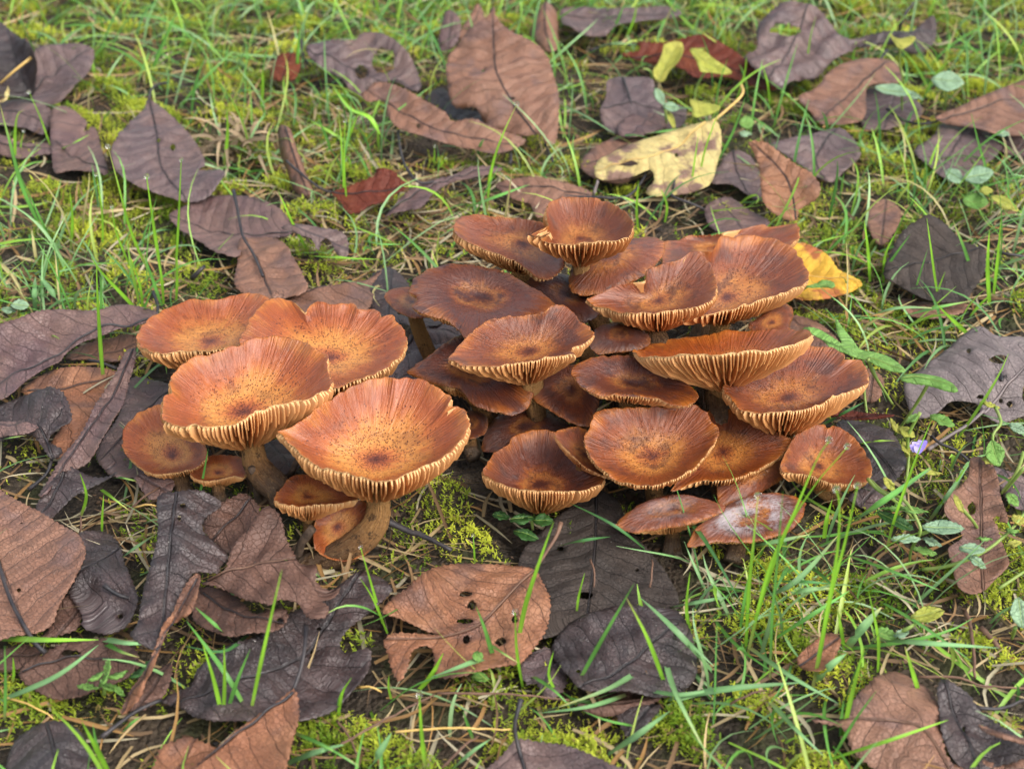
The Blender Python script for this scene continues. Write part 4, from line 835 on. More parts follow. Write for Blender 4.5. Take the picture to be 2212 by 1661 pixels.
leaf('mauve leaf with upright thick black stalk amid grass', 6, [(1040, 1552), (1120, 1480), (1170, 1415), (1220, 1402), (1300, 1415), (1420, 1430), (1560, 1480), (1650, 1530), (1760, 1570), (1720, 1660), (1300, 1700), (1000, 1640)], [(1195, 1410), (1230, 1530), (1300, 1690)], [(1215, 1500, 9), (1190, 1410, 13), (1180, 1330, 18), (1195, 1260, 22), (1212, 1200, 24)], 'pur', 8, (6, 0), 3, 0, 1.3, midr=.0011)
leaf('wide dark purple leaf with bitten hole and long black stalk', 5, [(870, 1290), (960, 1240), (1030, 1210), (1060, 1130), (1130, 1060), (1250, 990), (1400, 940), (1520, 850), (1640, 780), (1760, 720), (1870, 640), (1955, 599), (2105, 685), (2020, 790), (1870, 909), (1827, 984), (1859, 1038), (1987, 1016), (1977, 1134), (1891, 1241), (1784, 1348), (1613, 1401), (1400, 1402), (1180, 1402), (1050, 1380), (970, 1330)], [(865, 1290), (1200, 1235), (1600, 1050), (1950, 620)], [(865, 1290, 6), (790, 1320, 7), (700, 1370, 7), (545, 1490, 4)], 'dark', 6, (2, 0), 1.5, 0, 1.3, [(1715, 905, 14, 10), (1675, 1040, 9, 20)], .8)
leaf('lowest dark brown veined leaf with torn gap under the long curved stem', 5, [(1080, 690), (1180, 690), (1300, 760), (1370, 830), (1460, 800), (1540, 810), (1540, 870), (1480, 920), (1360, 930), (1250, 950), (1140, 920), (1050, 870), (1040, 780)], [(1090, 700), (1300, 850), (1530, 900)], None, 'wood', 10, (4, 0), 1.5, holes=[(1505, 862, 18, 16)])
leaf('dark brown leaf with raised ribs joined to long curved stem', 5, [(1090, 660), (1200, 610), (1240, 500), (1270, 440), (1330, 380), (1420, 255), (1500, 290), (1530, 390), (1560, 470), (1620, 560), (1700, 570), (1700, 650), (1760, 700), (1830, 690), (1780, 750), (1720, 760), (1770, 800), (1740, 850), (1660, 852), (1600, 770), (1500, 750), (1460, 780), (1320, 752), (1180, 682)], [(1090, 662), (1400, 575), (1700, 545)], None, 'wood', 15, (10, 0), 3, 0, 1.5, midr=.0007, stalk='b')
leaf('dark brown leaf lobe behind the raised rib leaf', 5, [(1100, 330), (1200, 230), (1310, 180), (1380, 240), (1392, 280), (1340, 370), (1290, 450), (1240, 510), (1170, 450), (1120, 420)], [(1380, 200), (1250, 330), (1140, 420)], None, 'wood', 12, (10, 0), 2)
leaf('purple black leaf with yellowish worn patch at its head', 5, [(850, 200), (950, 170), (1060, 160), (1120, 180), (1192, 235), (1110, 300), (1088, 370), (1150, 440), (1210, 490), (1226, 520), (1182, 570), (1170, 606), (1040, 606), (1000, 700), (950, 800), (880, 950), (840, 1020), (700, 945), (740, 870), (770, 700), (810, 560), (850, 400)], [(948, 172), (922, 420), (850, 1010)], None, 'dark', 19, (14, 3), -3, 0, 1.2, [(985, 245, 18, 13), (965, 310, 9, 17)], .7)
leaf('long narrow red brown leaf hanging from purple black leaf', 5, [(1075, 620), (1060, 730), (1020, 830), (920, 890), (860, 1020), (800, 1180), (730, 1310), (650, 1366), (700, 1240), (790, 1110), (850, 960), (880, 880), (930, 820), (970, 720), (1040, 620)], [(1060, 640), (900, 920), (660, 1360)], None, 'rust', 14, (12, 0), 1.5, ser=.5)
leaf('short rust leaf piece under the long narrow red brown leaf', 5, [(700, 1330), (790, 1180), (870, 1110), (925, 1100), (890, 1250), (770, 1340)], None, c='wood', lift=6)
leaf('large flat terracotta leaf with parallel veins and thick black stalk', 5, [(-150, 60), (-60, 110), (0, 160), (100, 220), (200, 270), (330, 350), (420, 400), (456, 470), (450, 530), (400, 640), (370, 690), (310, 790), (280, 880), (180, 930), (80, 942), (-60, 962), (-170, 800), (-240, 400)], [(30, 640), (-60, 400), (-160, 80)], [(-30, 480, 15), (0, 580, 17), (30, 680, 17), (70, 780, 15), (130, 890, 13), (190, 985, 10), (245, 1035, 7)], 'tan', 13, (3, 0), 1, 0, .8, [(100, 697, 14, 12), (115, 337, 8, 5), (28, 690, 6, 10)], .9, 'k')
leaf('blue black leaf with crease beside the terracotta leaf', 5, [(430, 390), (510, 380), (580, 390), (640, 450), (670, 560), (710, 650), (740, 740), (720, 820), (680, 890), (600, 930), (540, 930), (450, 900), (440, 830), (370, 720), (370, 690), (440, 540), (440, 460)], [(660, 460), (520, 570), (380, 690)], [(760, 742, 9), (690, 740, 12), (620, 715, 14), (560, 672, 16)], 'dark', 7, (4, 0), 2, 0, 1.6, [(648, 840, 14, 14)])
leaf('toothed brown leaf end under the terracotta leaf', 5, [(280, 885), (310, 790), (360, 730), (450, 780), (520, 810), (440, 840), (420, 900), (330, 935), (230, 950)], None, c='wood', lift=9, ser=1.6)
leaf('dull brown leaf with slit hole below the terracotta leaf', 5, [(100, 1150), (150, 1080), (240, 1040), (330, 990), (500, 960), (640, 970), (740, 1040), (720, 1130), (640, 1190), (500, 1240), (430, 1270), (300, 1282), (200, 1240), (140, 1200)], [(120, 1130), (400, 1060), (730, 1090)], None, 'wood', 5, (0, 0), 1, holes=[(380, 1038, 52, 20)], ser=1.2)
leaf('reddish brown leaf scrap at the end of thick black stalk', 5, [(-60, 1010), (0, 1020), (130, 990), (220, 1040), (120, 1110), (0, 1130), (-60, 1120)], None, c='wood', lift=3)
leaf('dark mauve leaf with small round hole on straw', 5, [(60, 1540), (130, 1460), (260, 1400), (360, 1415), (440, 1470), (490, 1560), (530, 1640), (560, 1720), (200, 1760), (40, 1690)], [(250, 1410), (290, 1560), (330, 1750)], None, 'dark', 7, (3, 0), -2, 0, 1, [(500, 1630, 20, 20)])
leaf('orange brown half leaf with straight dark midrib edge', 5, [(1040, 1661), (1150, 1560), (1300, 1430), (1450, 1330), (1560, 1240), (1590, 1240), (1606, 1370), (1572, 1500), (1540, 1640), (1500, 1740), (1000, 1760)], [(1575, 1238), (1300, 1440), (1030, 1670)], [(1575, 1238, 12), (1615, 1130, 15), (1640, 1000, 18), (1645, 890, 16)], 'rust', 11, (5, 0), 2, midr=.0008)
leaf('ragged orange brown leaf piece touching the half leaf', 5, [(830, 1650), (870, 1540), (950, 1510), (1000, 1485), (1100, 1520), (1160, 1560), (1060, 1661), (980, 1760), (850, 1740)], None, c='rust', lift=7, ser=1.6)
# --- left of the small clump
leaf('blood brown leaf with veins under two crossing leaves', 4, [(130, 760), (300, 660), (470, 630), (650, 650), (700, 680), (650, 760), (600, 850), (540, 960), (480, 1060), (400, 1150), (330, 1180), (310, 1080), (400, 930), (390, 830), (340, 780), (200, 810)], [(160, 770), (420, 740), (680, 680)], [(520, 595, 8), (590, 605, 8), (690, 645, 6)], 'rust', 5, (4, 0), 1.5)
leaf('broad brown leaf with black midrib sweeping past the small clump', 4, [(-20, 400), (100, 350), (240, 300), (400, 295), (560, 300), (700, 265), (830, 275), (930, 310), (910, 350), (800, 390), (700, 410), (600, 450), (480, 490), (390, 550), (350, 600), (250, 650), (150, 720), (80, 790), (0, 830), (-80, 800), (-140, 600)], [(930, 330), (800, 385), (570, 430), (350, 530), (150, 650), (-60, 750)], [(930, 330, 14), (935, 270, 16), (905, 190, 18)], 'pur2', 11, (8, 0), 3, 0, 1, (), .8, 'k', .001)
leaf('tan leaf end in the gap under the broad brown leaf', 4, [(390, 580), (500, 500), (640, 470), (760, 440), (830, 480), (760, 560), (680, 600), (560, 590)], None, c='tan', lift=5)
leaf('long brown leaf blade with fine toothed edge leaning on dull purple leaf', 4, [(800, 530), (802, 600), (770, 700), (730, 850), (690, 930), (600, 1080), (520, 1200), (440, 1240), (350, 1262), (290, 1370), (230, 1400), (300, 1280), (380, 1150), (460, 1060), (520, 960), (560, 870), (640, 750), (700, 640), (750, 540)], [(790, 540), (620, 880), (420, 1180), (260, 1390)], None, 'pur2', 12, (10, 4), 1.5, ser=1.1)
leaf('wet blue black leaf with twisted stalk at the side of blood brown leaf', 4, [(-60, 880), (0, 860), (150, 800), (350, 770), (422, 920), (400, 980), (310, 1030), (290, 1080), (372, 1130), (310, 1180), (260, 1120), (190, 1040), (60, 1062), (-60, 1080)], [(310, 1170), (230, 1020), (-60, 900)], [(310, 1160, 10), (300, 1210, 10), (270, 1275, 8), (170, 1362, 4)], 'dark', 11, (5, 0), 2, 0, 2)
leaf('pale brown leaf strip on the wet blue black leaf', 4, [(-60, 965), (0, 958), (170, 960), (225, 990), (150, 1030), (-60, 1045)], None, c='pur2', lift=16)
leaf('dull purple leaf beneath the small ochre mushroom', 4, [(780, 700), (900, 710), (1000, 740), (1060, 850), (1000, 1000), (940, 1150), (1000, 1240), (900, 1270), (760, 1290), (650, 1270), (570, 1160), (620, 1050), (690, 950), (740, 830)], [(1000, 760), (820, 950), (600, 1180)], None, 'pur', 4, (0, 0), 1)
leaf('dark maroon leaf curled over the grass by terracotta leaf', 4, [(215, 1480), (260, 1380), (380, 1230), (470, 1250), (560, 1290), (700, 1280), (570, 1335), (440, 1400), (380, 1455), (290, 1535)], [(390, 1240), (340, 1370), (260, 1510)], None, 'dark', 9, (10, 0), 3)
leaf('mauve leaf lip under the small ochre mushroom stem', 4, [(800, 1285), (900, 1265), (1022, 1300), (1012, 1370), (900, 1422), (850, 1372)], None, c='pur2', lift=9, tilt=(10, 0))
# --- between the clumps
leaf('brown curved leaf behind the small clump with pale midrib', 'a', [(930, 160), (1000, 110), (1100, 88), (1250, 65), (1380, 45), (1475, -15), (1400, 90), (1420, 130), (1395, 210), (1300, 300), (1100, 300), (960, 250)], [(950, 140), (1200, 75), (1460, -5)], None, 'tan', 5, (10, 0), 2)
leaf('black leaf hollow next to the brown curved leaf', 'a', [(1380, 60), (1500, -25), (1590, 30), (1630, 100), (1560, 130), (1560, 230), (1480, 250), (1400, 200)], None, c='dark', lift=3)
leaf('crinkled slate leaf in the gap between the clumps', 'a', [(1600, 430), (1640, 345), (1750, 290), (1880, 290), (1960, 360), (1930, 440), (1800, 470), (1660, 460)], [(1610, 430), (1760, 360), (1950, 370)], None, 'pur', 5, wav=2)
leaf('shaded mauve leaf under drooping mushroom between the clumps', 'a', [(1500, 580), (1600, 470), (1760, 415), (1900, 400), (1960, 480), (1800, 560), (1640, 600), (1540, 620)], None, c='pur', lift=9)
leaf('shiny black leaf edge between the clumps', 'a', [(1530, 235), (1640, 255), (1790, 265), (1780, 300), (1640, 300), (1550, 280)], None, c='dark', lift=7)
leaf('dark rotting leaf in the shade behind thick crooked stem', 'a', [(760, 1000), (880, 940), (1000, 1000), (1020, 1080), (940, 1130), (840, 1120)], None, c='dark', lift=6)
leaf('red brown leaf curl amid grass in front of frosted cap', 7, [(720, 1060), (790, 990), (880, 930), (950, 960), (920, 1050), (860, 1130), (790, 1140), (730, 1110)], [(730, 1100), (940, 950)], None, 'rust', 6, (10, 0), 2, ser=.4)
MARKS = [(1610, 1180, 'frosted mushroom'), (970, 1330, 'rust brown holed leaf'), (60, 1230, 'terracotta leaf'), (1470, 320, 'pale yellow leaf'), (790, 410, 'deep red leaf'), (2020, 560, 'large charcoal leaf'), (2100, 830, 'dusty grey leaf'), (2110, 1180, 'lobed brown leaf'), (1400, 1420, 'glossy black brown leaf'), (620, 1440, 'wide dark purple leaf'),
         (160, 720, 'broad brown leaf'), (1270, 420, 'goblet shaped mushroom'), (340, 330, 'pointed purple grey leaf'), (1790, 600, 'orange yellow leaf'), (1950, 1560, 'dark specked brown leaf'), (350, 1120, 'purple black leaf'), (1100, 1600, 'black stalked mauve leaf'), (1090, 190, 'pinkish tan leaf'), (1700, 130, 'crumpled purple leaf'), (60, 260, 'curled dark leaf'), (760, 1060, 'largest orange mushroom'), (570, 540, 'reddish purple oval leaf'), (1850, 1050, 'notched mushroom'), (1720, 1400, 'red brown leaf curl')]
def near(q):
    d = [(q[0] - m[0]) ** 2 + (q[1] - m[1]) ** 2 for m in MARKS]
    return MARKS[int(np.argmin(d))][2]
# ------------------------------------------------------------------ weeds (green leaves on stems)
def weed(label, z, leaves, stems=(), name='weed_plant', lift=12, extra=None):
    """leaves: (outline, midrib, colour, lift mm, tilt); stems: lists of (x, y, height mm)"""
    allp = px(z, [q for l in leaves for q in l[0]] + [q[:2] for st in stems for q in st])
    base = on_z(allp[np.argmax(allp[:, 1])], 0.0)[0]
    root = thing(name, label, 'plant', base)
    for l in leaves:
        outl, mid, c = l[0], l[1], l[2]
        nch = len(root.children)
        leaf_parts(root, base, z, outl, mid, None, c, l[3] if len(l) > 3 else lift, l[4] if len(l) > 4 else (12, 0), l[5] if len(l) > 5 else 1.0, 0, .5, (), .5, 'n', .00025, .0016, .0003)
        for o in root.children:
            if o.name.startswith('blade'): o.name = 'leaf_blade'
    for st in stems:
        P = np.array([on_z(px(z, [q[:2]])[0], q[2] / 1000)[0] for q in st])
        P = resample(catmull(P, 6, False), .002, False)
        sv, sf = tube(P, .0007 * np.linspace(1.15, .8, len(P)), 8)
        link('stalk', mesh_np('stalk', sv - base, sf, M_STALK['n']), root)
    return root, base
def ell(x, y, rx, ry, rot=0, n=12, point=.0):
    out = []
    for k in range(n):
        t = 2 * math.pi * k / n; c, s = math.cos(t), math.sin(t)
        X, Y = rx * c * (1 + point * (abs(c) ** 6)), ry * s * (1 - .25 * abs(c))
        out.append((x + X * math.cos(rot) - Y * math.sin(rot), y + X * math.sin(rot) + Y * math.cos(rot)))
    return out
def ax2(x, y, rx, rot): return [(x - rx * math.cos(rot), y - rx * math.sin(rot)), (x, y), (x + rx * math.cos(rot), y + rx * math.sin(rot))]
def el(x, y, rx, ry, rot, c, lift=12, tilt=(12, 0)): return (ell(x, y, rx, ry, rot, 12, .12), ax2(x, y, rx, rot), c, lift, tilt)
weed('bright green arrow shaped leaf on slender stalk beside the chestnut mushroom', 8,
 [([(222, 566), (275, 558), (330, 580), (400, 625), (425, 640), (400, 580), (394, 512), (430, 560), (480, 620), (520, 670), (590, 685), (680, 715), (755, 780), (700, 788), (620, 762), (560, 730), (500, 715), (440, 690), (370, 665), (320, 620)], [(560, 712), (640, 740), (750, 782)], 'grn', 34, (5, 0), 1.5)],
 [[(560, 720, 35), (585, 790, 28), (640, 880, 14), (690, 960, 2)], [(548, 760, 26), (540, 880, 14), (560, 1050, 2)]])
weed('bright green parasol like leaf on leaning stalk over the dusty grey leaf', 8,
 [([(728, 822), (760, 795), (830, 785), (900, 795), (960, 815), (1028, 885), (980, 890), (930, 875), (870, 858), (800, 850), (750, 838)], [(735, 822), (870, 830), (1020, 883)], 'grn', 42, (2, 0), -1.5)],
 [[(868, 858, 41), (820, 940, 30), (760, 1030, 18), (700, 1115, 4)]])
weed('low leafy sprig with toothed pale leaves at the side of frosted cap', 7,
 [el(1500, 362, 102, 42, .05, 'pal', 22), el(1300, 425, 72, 26, .0, 'pal', 20), el(1340, 270, 72, 20, .15, 'grn', 22), el(1245, 325, 100, 34, .45, 'dkg', 14), el(1235, 262, 50, 14, .0, 'grn', 18), el(1400, 490, 62, 22, .25, 'grn', 14), el(1440, 440, 50, 22, .4, 'pal', 16)],
 [[(1110, 110, 8), (1180, 170, 20), (1290, 215, 26), (1370, 340, 24), (1375, 400, 20), (1330, 480, 10), (1320, 560, 1)], [(1375, 400, 18), (1460, 370, 22)]])
weed('creeping weed stem with paired round pale leaves across lobed brown leaf', 7,
 [el(1655, 478, 64, 33, .1, 'pal', 20), el(1680, 545, 55, 26, .6, 'pal', 17), el(1720, 425, 40, 12, .1, 'grn', 20), el(1870, 385, 32, 12, .2, 'grn', 18), el(1880, 450, 40, 20, -.2, 'ylg', 18), el(1905, 320, 36, 26, .5, 'ylg', 20)],
 [[(1390, 588, 4), (1500, 575, 8), (1620, 540, 12), (1740, 480, 16), (1850, 390, 18), (1936, 290, 20)], [(1800, 690, 4), (1936, 600, 8)], [(1936, 40, 34), (1880, 110, 26), (1830, 170, 16)]])
weed('pale upright oval weed leaf in bare soil by lobed brown leaf', 7,
 [el(1915, 820, 75, 52, 1.4, 'pal', 16, (35, 0))], [[(1890, 900, 14), (1870, 960, 1)]])
weed('yellowing toothed leaf pair on dark soil near dark specked brown leaf', 7,
 [el(1415, 830, 82, 45, -.2, 'ylg', 14), el(1190, 932, 60, 32, .3, 'grn', 12), el(1275, 935, 40, 24, -.3, 'pal', 12)],
 [[(1240, 940, 10), (1320, 900, 16), (1380, 860, 14)]])
weed('slender weed with yellow bud and toothed yellow leaflet beside grey leaf stalk', 8,
 [el(760, 1100, 45, 28, .5, 'ylg', 22), el(700, 1075, 45, 16, 1.1, 'ylg', 20), el(790, 1030, 38, 18, -.6, 'grn', 30), el(945, 1040, 62, 30, .4, 'grn', 12), el(755, 1190, 40, 20, 1.3, 'ylg', 14)],
 [[(830, 1000, 34), (770, 1120, 22), (770, 1250, 10), (750, 1420, 1)]])
weed('little bud stalks rising from moss by the mauve leaf edge', 8,
 [el(670, 1370, 44, 20, .9, 'ylg', 26, (40, 0)), el(1030, 1470, 50, 18, 1.1, 'ylg', 24, (40, 0)), el(880, 1310, 60, 14, .2, 'ylg', 12)],
 [[(560, 1345, 22), (600, 1390, 24), (660, 1430, 22), (740, 1490, 12), (800, 1560, 2)], [(1050, 1500, 22), (1110, 1570, 12), (1150, 1640, 1)]])
weed('seed pod and curling yellow stems on the holed grey leaf edge', 8,
 [el(1220, 1210, 62, 50, 1.3, 'grn', 16, (30, 0)), el(1180, 1250, 30, 20, .5, 'ylg', 14), el(1340, 1080, 50, 24, .4, 'pal', 22), el(1190, 960, 50, 14, .3, 'ylg', 18), el(1310, 1450, 40, 30, .8, 'grn', 16)],
 [[(1220, 970, 20), (1250, 1050, 22), (1210, 1110, 20), (1210, 1160, 18)], [(1370, 1200, 30), (1330, 1310, 22), (1250, 1420, 10)]])
weed('pair of tiny dark green leaves below the low funnel mushroom', 6,
 [el(1215, 298, 55, 30, -.1, 'dkg', 8), el(1320, 302, 46, 36, .1, 'dkg', 8), el(1235, 375, 60, 30, .3, 'dkg', 4), el(1110, 280, 40, 24, .2, 'dkg', 5)],
 [[(1265, 290, 8), (1270, 350, 2)]])
weed('little bright green cotyledon against the rust brown leaf', 6,
 [el(995, 985, 26, 26, 1.2, 'grn', 15), el(1005, 1090, 40, 26, .2, 'grn', 5)], [[(990, 1010, 13), (1000, 1080, 2)]])
weed('feathery green moss shoot standing on dull brown leaf', 5,
 [el(575, 1120, 50, 16, -1.4, 'grn', 14), el(520, 1165, 50, 16, -.6, 'grn', 14), el(630, 1160, 55, 18, -.3, 'grn', 14), el(590, 1220, 55, 20, .3, 'grn', 10), el(470, 1220, 55, 18, .1, 'grn', 12), el(640, 1240, 40, 16, .8, 'grn', 8), el(560, 1180, 50, 16, -1.0, 'grn', 16), el(740, 1150, 50, 18, -.5, 'dkg', 8), el(780, 1110, 44, 14, -.9, 'dkg', 8)],
 [[(560, 1260, 3), (565, 1190, 10)]], 'moss_plant')
weed('round green seedling leaf beside the broad brown leaf', 4, [el(118, 266, 48, 34, 0, 'pal', 12), el(50, 300, 40, 22, .2, 'pal', 8)], [[(115, 285, 11), (110, 330, 2)]])
weed('curled lime green leaf standing before the dark red leaf', 3,
 [([(500, 215), (540, 200), (580, 205), (585, 250), (560, 300), (520, 340), (490, 390), (455, 380), (445, 340), (470, 300), (490, 250)], [(465, 385), (510, 300), (560, 210)], 'ylg', 14, (30, 0), 3)],
 [[(440, 470, 2), (440, 390, 12), (430, 340, 18), (395, 328, 20)]])
weed('yellowing folded weed leaf next to the curled lime leaf', 3,
 [([(620, 235), (680, 240), (730, 280), (820, 345), (740, 355), (670, 345), (650, 290)], [(625, 240), (700, 300), (815, 345)], 'ylg', 24, (25, 0), 2)], [[(690, 345, 22), (650, 420, 12), (640, 500, 2)]])
weed('pale yellow square leaf behind the yellow leaf stalk', 3,
 [([(620, 475), (690, 490), (765, 510), (720, 545), (640, 560), (630, 520)], [(625, 480), (750, 520)], 'ylg', 16, (20, 0))], [[(650, 555, 12), (640, 600, 2)]])
weed('small pale sprig with hanging leaflets before slate dark leaf', 3,
 [el(475, 460, 40, 22, 1.1, 'pal', 20, (25, 0)), el(530, 510, 36, 22, .2, 'pal', 20, (25, 0)), el(530, 570, 45, 14, 1.2, 'ylg', 14)], [[(500, 490, 20), (505, 560, 12), (510, 610, 1)]])
weed('yellow cup shaped weed leaf on tall stalk by dark leaf flap', 3,
 [([(1572, 160), (1610, 185), (1690, 175), (1680, 205), (1630, 235), (1600, 215)], [(1580, 170), (1625, 230)], 'ylg', 40, (15, 0), 2)], [[(1622, 230, 38), (1620, 310, 24), (1640, 400, 6)]])
weed('round bluish clover like leaf on thin stalk', 3, [el(1848, 388, 70, 50, .1, 'pal', 26, (22, 0))], [[(1840, 430, 22), (1835, 520, 4)]])
weed('drooping bluish weed leaf beside the dull purple leaf piece', 3, [el(1590, 430, 80, 30, .15, 'pal', 20), el(1680, 455, 50, 18, .4, 'pal', 18)], [[(1630, 450, 18), (1630, 540, 2)]])
weed('cluster of bluish leaves in grass under the broad chestnut leaf', 3, [el(1880, 840, 45, 36, .6, 'pal', 16), el(1995, 835, 66, 44, -.2, 'pal', 18), el(2110, 640, 30, 20, 0, 'pal', 16)], [[(1930, 850, 14), (1940, 930, 1)]])
weed('yellow green round leaves deep in grass by charcoal leaf', 3, [el(1980, 960, 55, 40, .1, 'grn', 12), el(2120, 970, 66, 30, .5, 'ylg', 18), el(2030, 910, 30, 22, 0, 'ylg', 16)], [[(2060, 950, 12), (2050, 1030, 1)]])
weed('green leaf blob beside the pale yellow leaf', 3, [el(890, 585, 32, 32, 0, 'grn', 10), el(880, 640, 30, 16, 0, 'pal', 8)], [[(890, 610, 8), (888, 660, 1)]])
weed('jagged lime green leaf over the orange yellow leaf', 8,
 [([(232, 345), (290, 330), (320, 312), (370, 318), (388, 340), (370, 362), (320, 350), (270, 352)], [(235, 347), (385, 340)], 'grn', 20, (10, 0))], [[(240, 347, 19), (200, 380, 4)]])
# tiny violet flower
vio = mat_plain('flower_violet', (.30, .22, .72), (.55, .48, .85), 200, .5, .3, trans=.3)
fb = on_z(px(8, [(820, 1200)])[0], 0)[0]
ft = thing('wild_flower', 'tiny violet flower at the end of the thick grey stalk', 'flower', fb)
for k, (dx, dy) in enumerate(((0, 0), (22, 8), (10, 22), (-10, 14), (30, -8))):
    hc = on_z(px(8, [(812 + dx, 1165 + dy)])[0], .012)[0]
    t = np.arange(10) * .6283
    Vp = np.vstack([hc[None], hc + np.stack([.0022 * np.cos(t), .0014 * np.sin(t), .0012 * np.sin(t) + .0008 * np.cos(2 * t)], 1)])
    link('petal', mesh_np('petal', Vp - fb, [np.stack([np.zeros(10, int), 1 + np.arange(10), 1 + (np.arange(10) + 1) % 10], 1)], vio), ft)
Pst = resample(np.array([on_z(px(8, [(820, 1185)])[0], .010)[0], fb]), .002, False)
sv, sf = tube(Pst, .0005, 6); link('stalk', mesh_np('stalk', sv - fb, sf, M_STALK['n']), ft)

# ------------------------------------------------------------------ twigs, needles
def stick(label, z, pts, r, m='k', name='twig', cat='twig', group=None, taper=.6):
    P = np.array([on_z(px(z, [q[:2]])[0], q[2] / 1000)[0] for q in pts])
    P = resample(catmull(P, 6, False), .003, False)
    g = np.random.default_rng(int(P[0][0] * 1e5) & 65535)
    rr = r / 1000 * np.linspace(1, taper, len(P)) * (1 + g.normal(0, .09, len(P)))
    P += g.normal(0, .00012, P.shape)
    b = P[0].copy(); sv, sf = tube(P, rr, 9)
    return tag(link(name, mesh_np(name, sv - b, sf, M_STALK[m]), None, [float(c) for c in b]), label, cat, group)
stick('black wet twig lying in moss next to the long curved stem', 6, [(525, 300, 10), (620, 345, 7), (740, 390, 6), (860, 455, 4)], 1.5)
stick('thin dark twig across the rolled tan leaf', 1, [(1700, 955, 16), (1760, 1010, 17), (1860, 1090, 13), (1960, 1140, 9), (2100, 1140, 8)], .8)
stick('black twig bit behind the small clump', 1, [(1140, 1650, 4), (1180, 1610, 9), (1215, 1580, 10)], 1.4)
stick('dark forked twig before the pale yellow leaf', 3, [(525, 920, 8), (540, 940, 10), (610, 965, 9), (690, 1000, 5)], 1.0)
stick('black bent twig end by the pale yellow leaf', 3, [(510, 935, 3), (540, 900, 10), (545, 858, 14)], 1.0)
stick('long thin black twig behind goblet shaped mushroom', 3, [(-20, 935, 6), (160, 940, 8), (310, 940, 8), (380, 880, 9), (430, 785, 14)], .9)
stick('short grey twig stub behind broad tan leaf', 3, [(160, 935, 4), (180, 860, 12)], 1.1, 'g')
stick('black stalk reaching over grass by the dark leaf flap', 3, [(1615, 150, 8), (1640, 80, 18), (1690, 10, 24)], 1.1)
stick('dark stalk in tall grass beside large charcoal leaf', 3, [(2080, 1200, 6), (2150, 1215, 8), (2240, 1225, 6)], 1.0)
stick('dark thin twig below the weed seed pod', 8, [(890, 1120, 8), (940, 1165, 7), (1010, 1190, 6), (1085, 1250, 3)], .8)
stick('bare dark rootlet on soil above wet black crumpled leaf', 7, [(1660, 1320, 5), (1740, 1335, 5), (1830, 1330, 4), (1936, 1290, 3)], .8)
stick('thin rootlet crossing bare soil by dark specked brown leaf', 7, [(1370, 1165, 5), (1560, 1165, 5), (1720, 1215, 4), (1950, 1225, 3)], .6, 'b')
stick('pale buried twig on soil under weeds', 7, [(1620, 820, 3), (1650, 900, 5), (1665, 1040, 4), (1670, 1170, 3)], .9, 'b')
stick('stubby brown twig on the bare soil', 7, [(1700, 900, 5), (1760, 960, 4), (1800, 1010, 3)], 1.3, 'b')
for k, (z_, a_, b_, h_) in enumerate(((6, (790, 1172), (1460, 1205), 14), (6, (240, 1470), (780, 1175), 12), (6, (580, 1365), (1160, 1355), 8), (6, (810, 1545), (1000, 1380), 8), (5, (700, 260), (860, 145), 12), (5, (720, 255), (850, 250), 8), (5, (430, 390), (430, 300), 10), (6, (1560, 500), (1580, 640), 14), (6, (390, 1140), (510, 1165), 6), (6, (1860, 640), (1870, 500), 12), (7, (350, 1310), (550, 1235), 8), (5, (20, 1270), (290, 1390), 6), (5, (1810, 1400), (1930, 1600), 6))):
    mx = ((a_[0] + b_[0]) / 2 + 8, (a_[1] + b_[1]) / 2 - 14)
    stick('thin straight orange brown pine needle by the ' + near(px(z_, [a_])[0]), z_, [(*a_, h_ - 2), (*mx, h_ + 1), (*b_, h_ - 1)], .5, 'y' if k % 3 == 2 else 'b', 'pine_needle', 'needle', 'fallen pine needles')
# stubs of dead mushroom stems beside the long curved stem
stick('old dried brown stub under the small flat mushroom', 'a', [(990, 1600, 2), (1020, 1520, 10), (1080, 1440, 18)], 1.9, 'w', 'withered_stem', 'twig', None, .8)
stick('withered brown stub standing behind thick crooked stem', 'a', [(790, 1320, 1), (765, 1200, 12), (740, 1100, 24)], 1.9, 'w', 'withered_stem', 'twig', None, .8)
stick('thin brown withered stem leaning toward largest orange mushroom', 'a', [(930, 1190, 10), (965, 1120, 18), (1000, 1050, 26)], 1.6, 'w', 'withered_stem', 'twig', None, .8)

# ------------------------------------------------------------------ ant on the grey leaf
ab = on_z(px(8, [(1250, 830)])[0], .0125)[0]
ant = thing('ant', 'small black ant walking on the dusty grey leaf', 'insect', ab)
M_ANT = mat_plain('ant_black', (.012, .011, .012), (.025, .02, .02), 300, .3, .5)
def blob(c, r, ns=10, nr=7):
    th = np.linspace(0, math.pi, nr); ph = np.arange(ns) * 2 * math.pi / ns
    V = np.array([[r[0] * math.sin(t) * math.cos(p), r[1] * math.cos(t), r[2] * math.sin(t) * math.sin(p)] for t in th for p in ph]) + np.asarray(c)
    i = (np.arange(nr - 1)[:, None] * ns + np.arange(ns)).ravel(); j = (np.arange(nr - 1)[:, None] * ns + (np.arange(ns) + 1) % ns).ravel()
    return V, np.stack([i, j, j + ns, i + ns], 1)
body, bf, off = [], [], 0
for c, r in (((0, -.0016, .0016), (.0011, .0017, .001)), ((0, .0005, .0015), (.0005, .0010, .0006)), ((0, .0021, .0016), (.0008, .0008, .0006))):
    v_, f_ = blob(c, r); body.append(v_); bf.append(f_ + off); off += len(v_)
link('body', mesh_np('body', np.vstack(body), np.vstack(bf), M_ANT), ant)
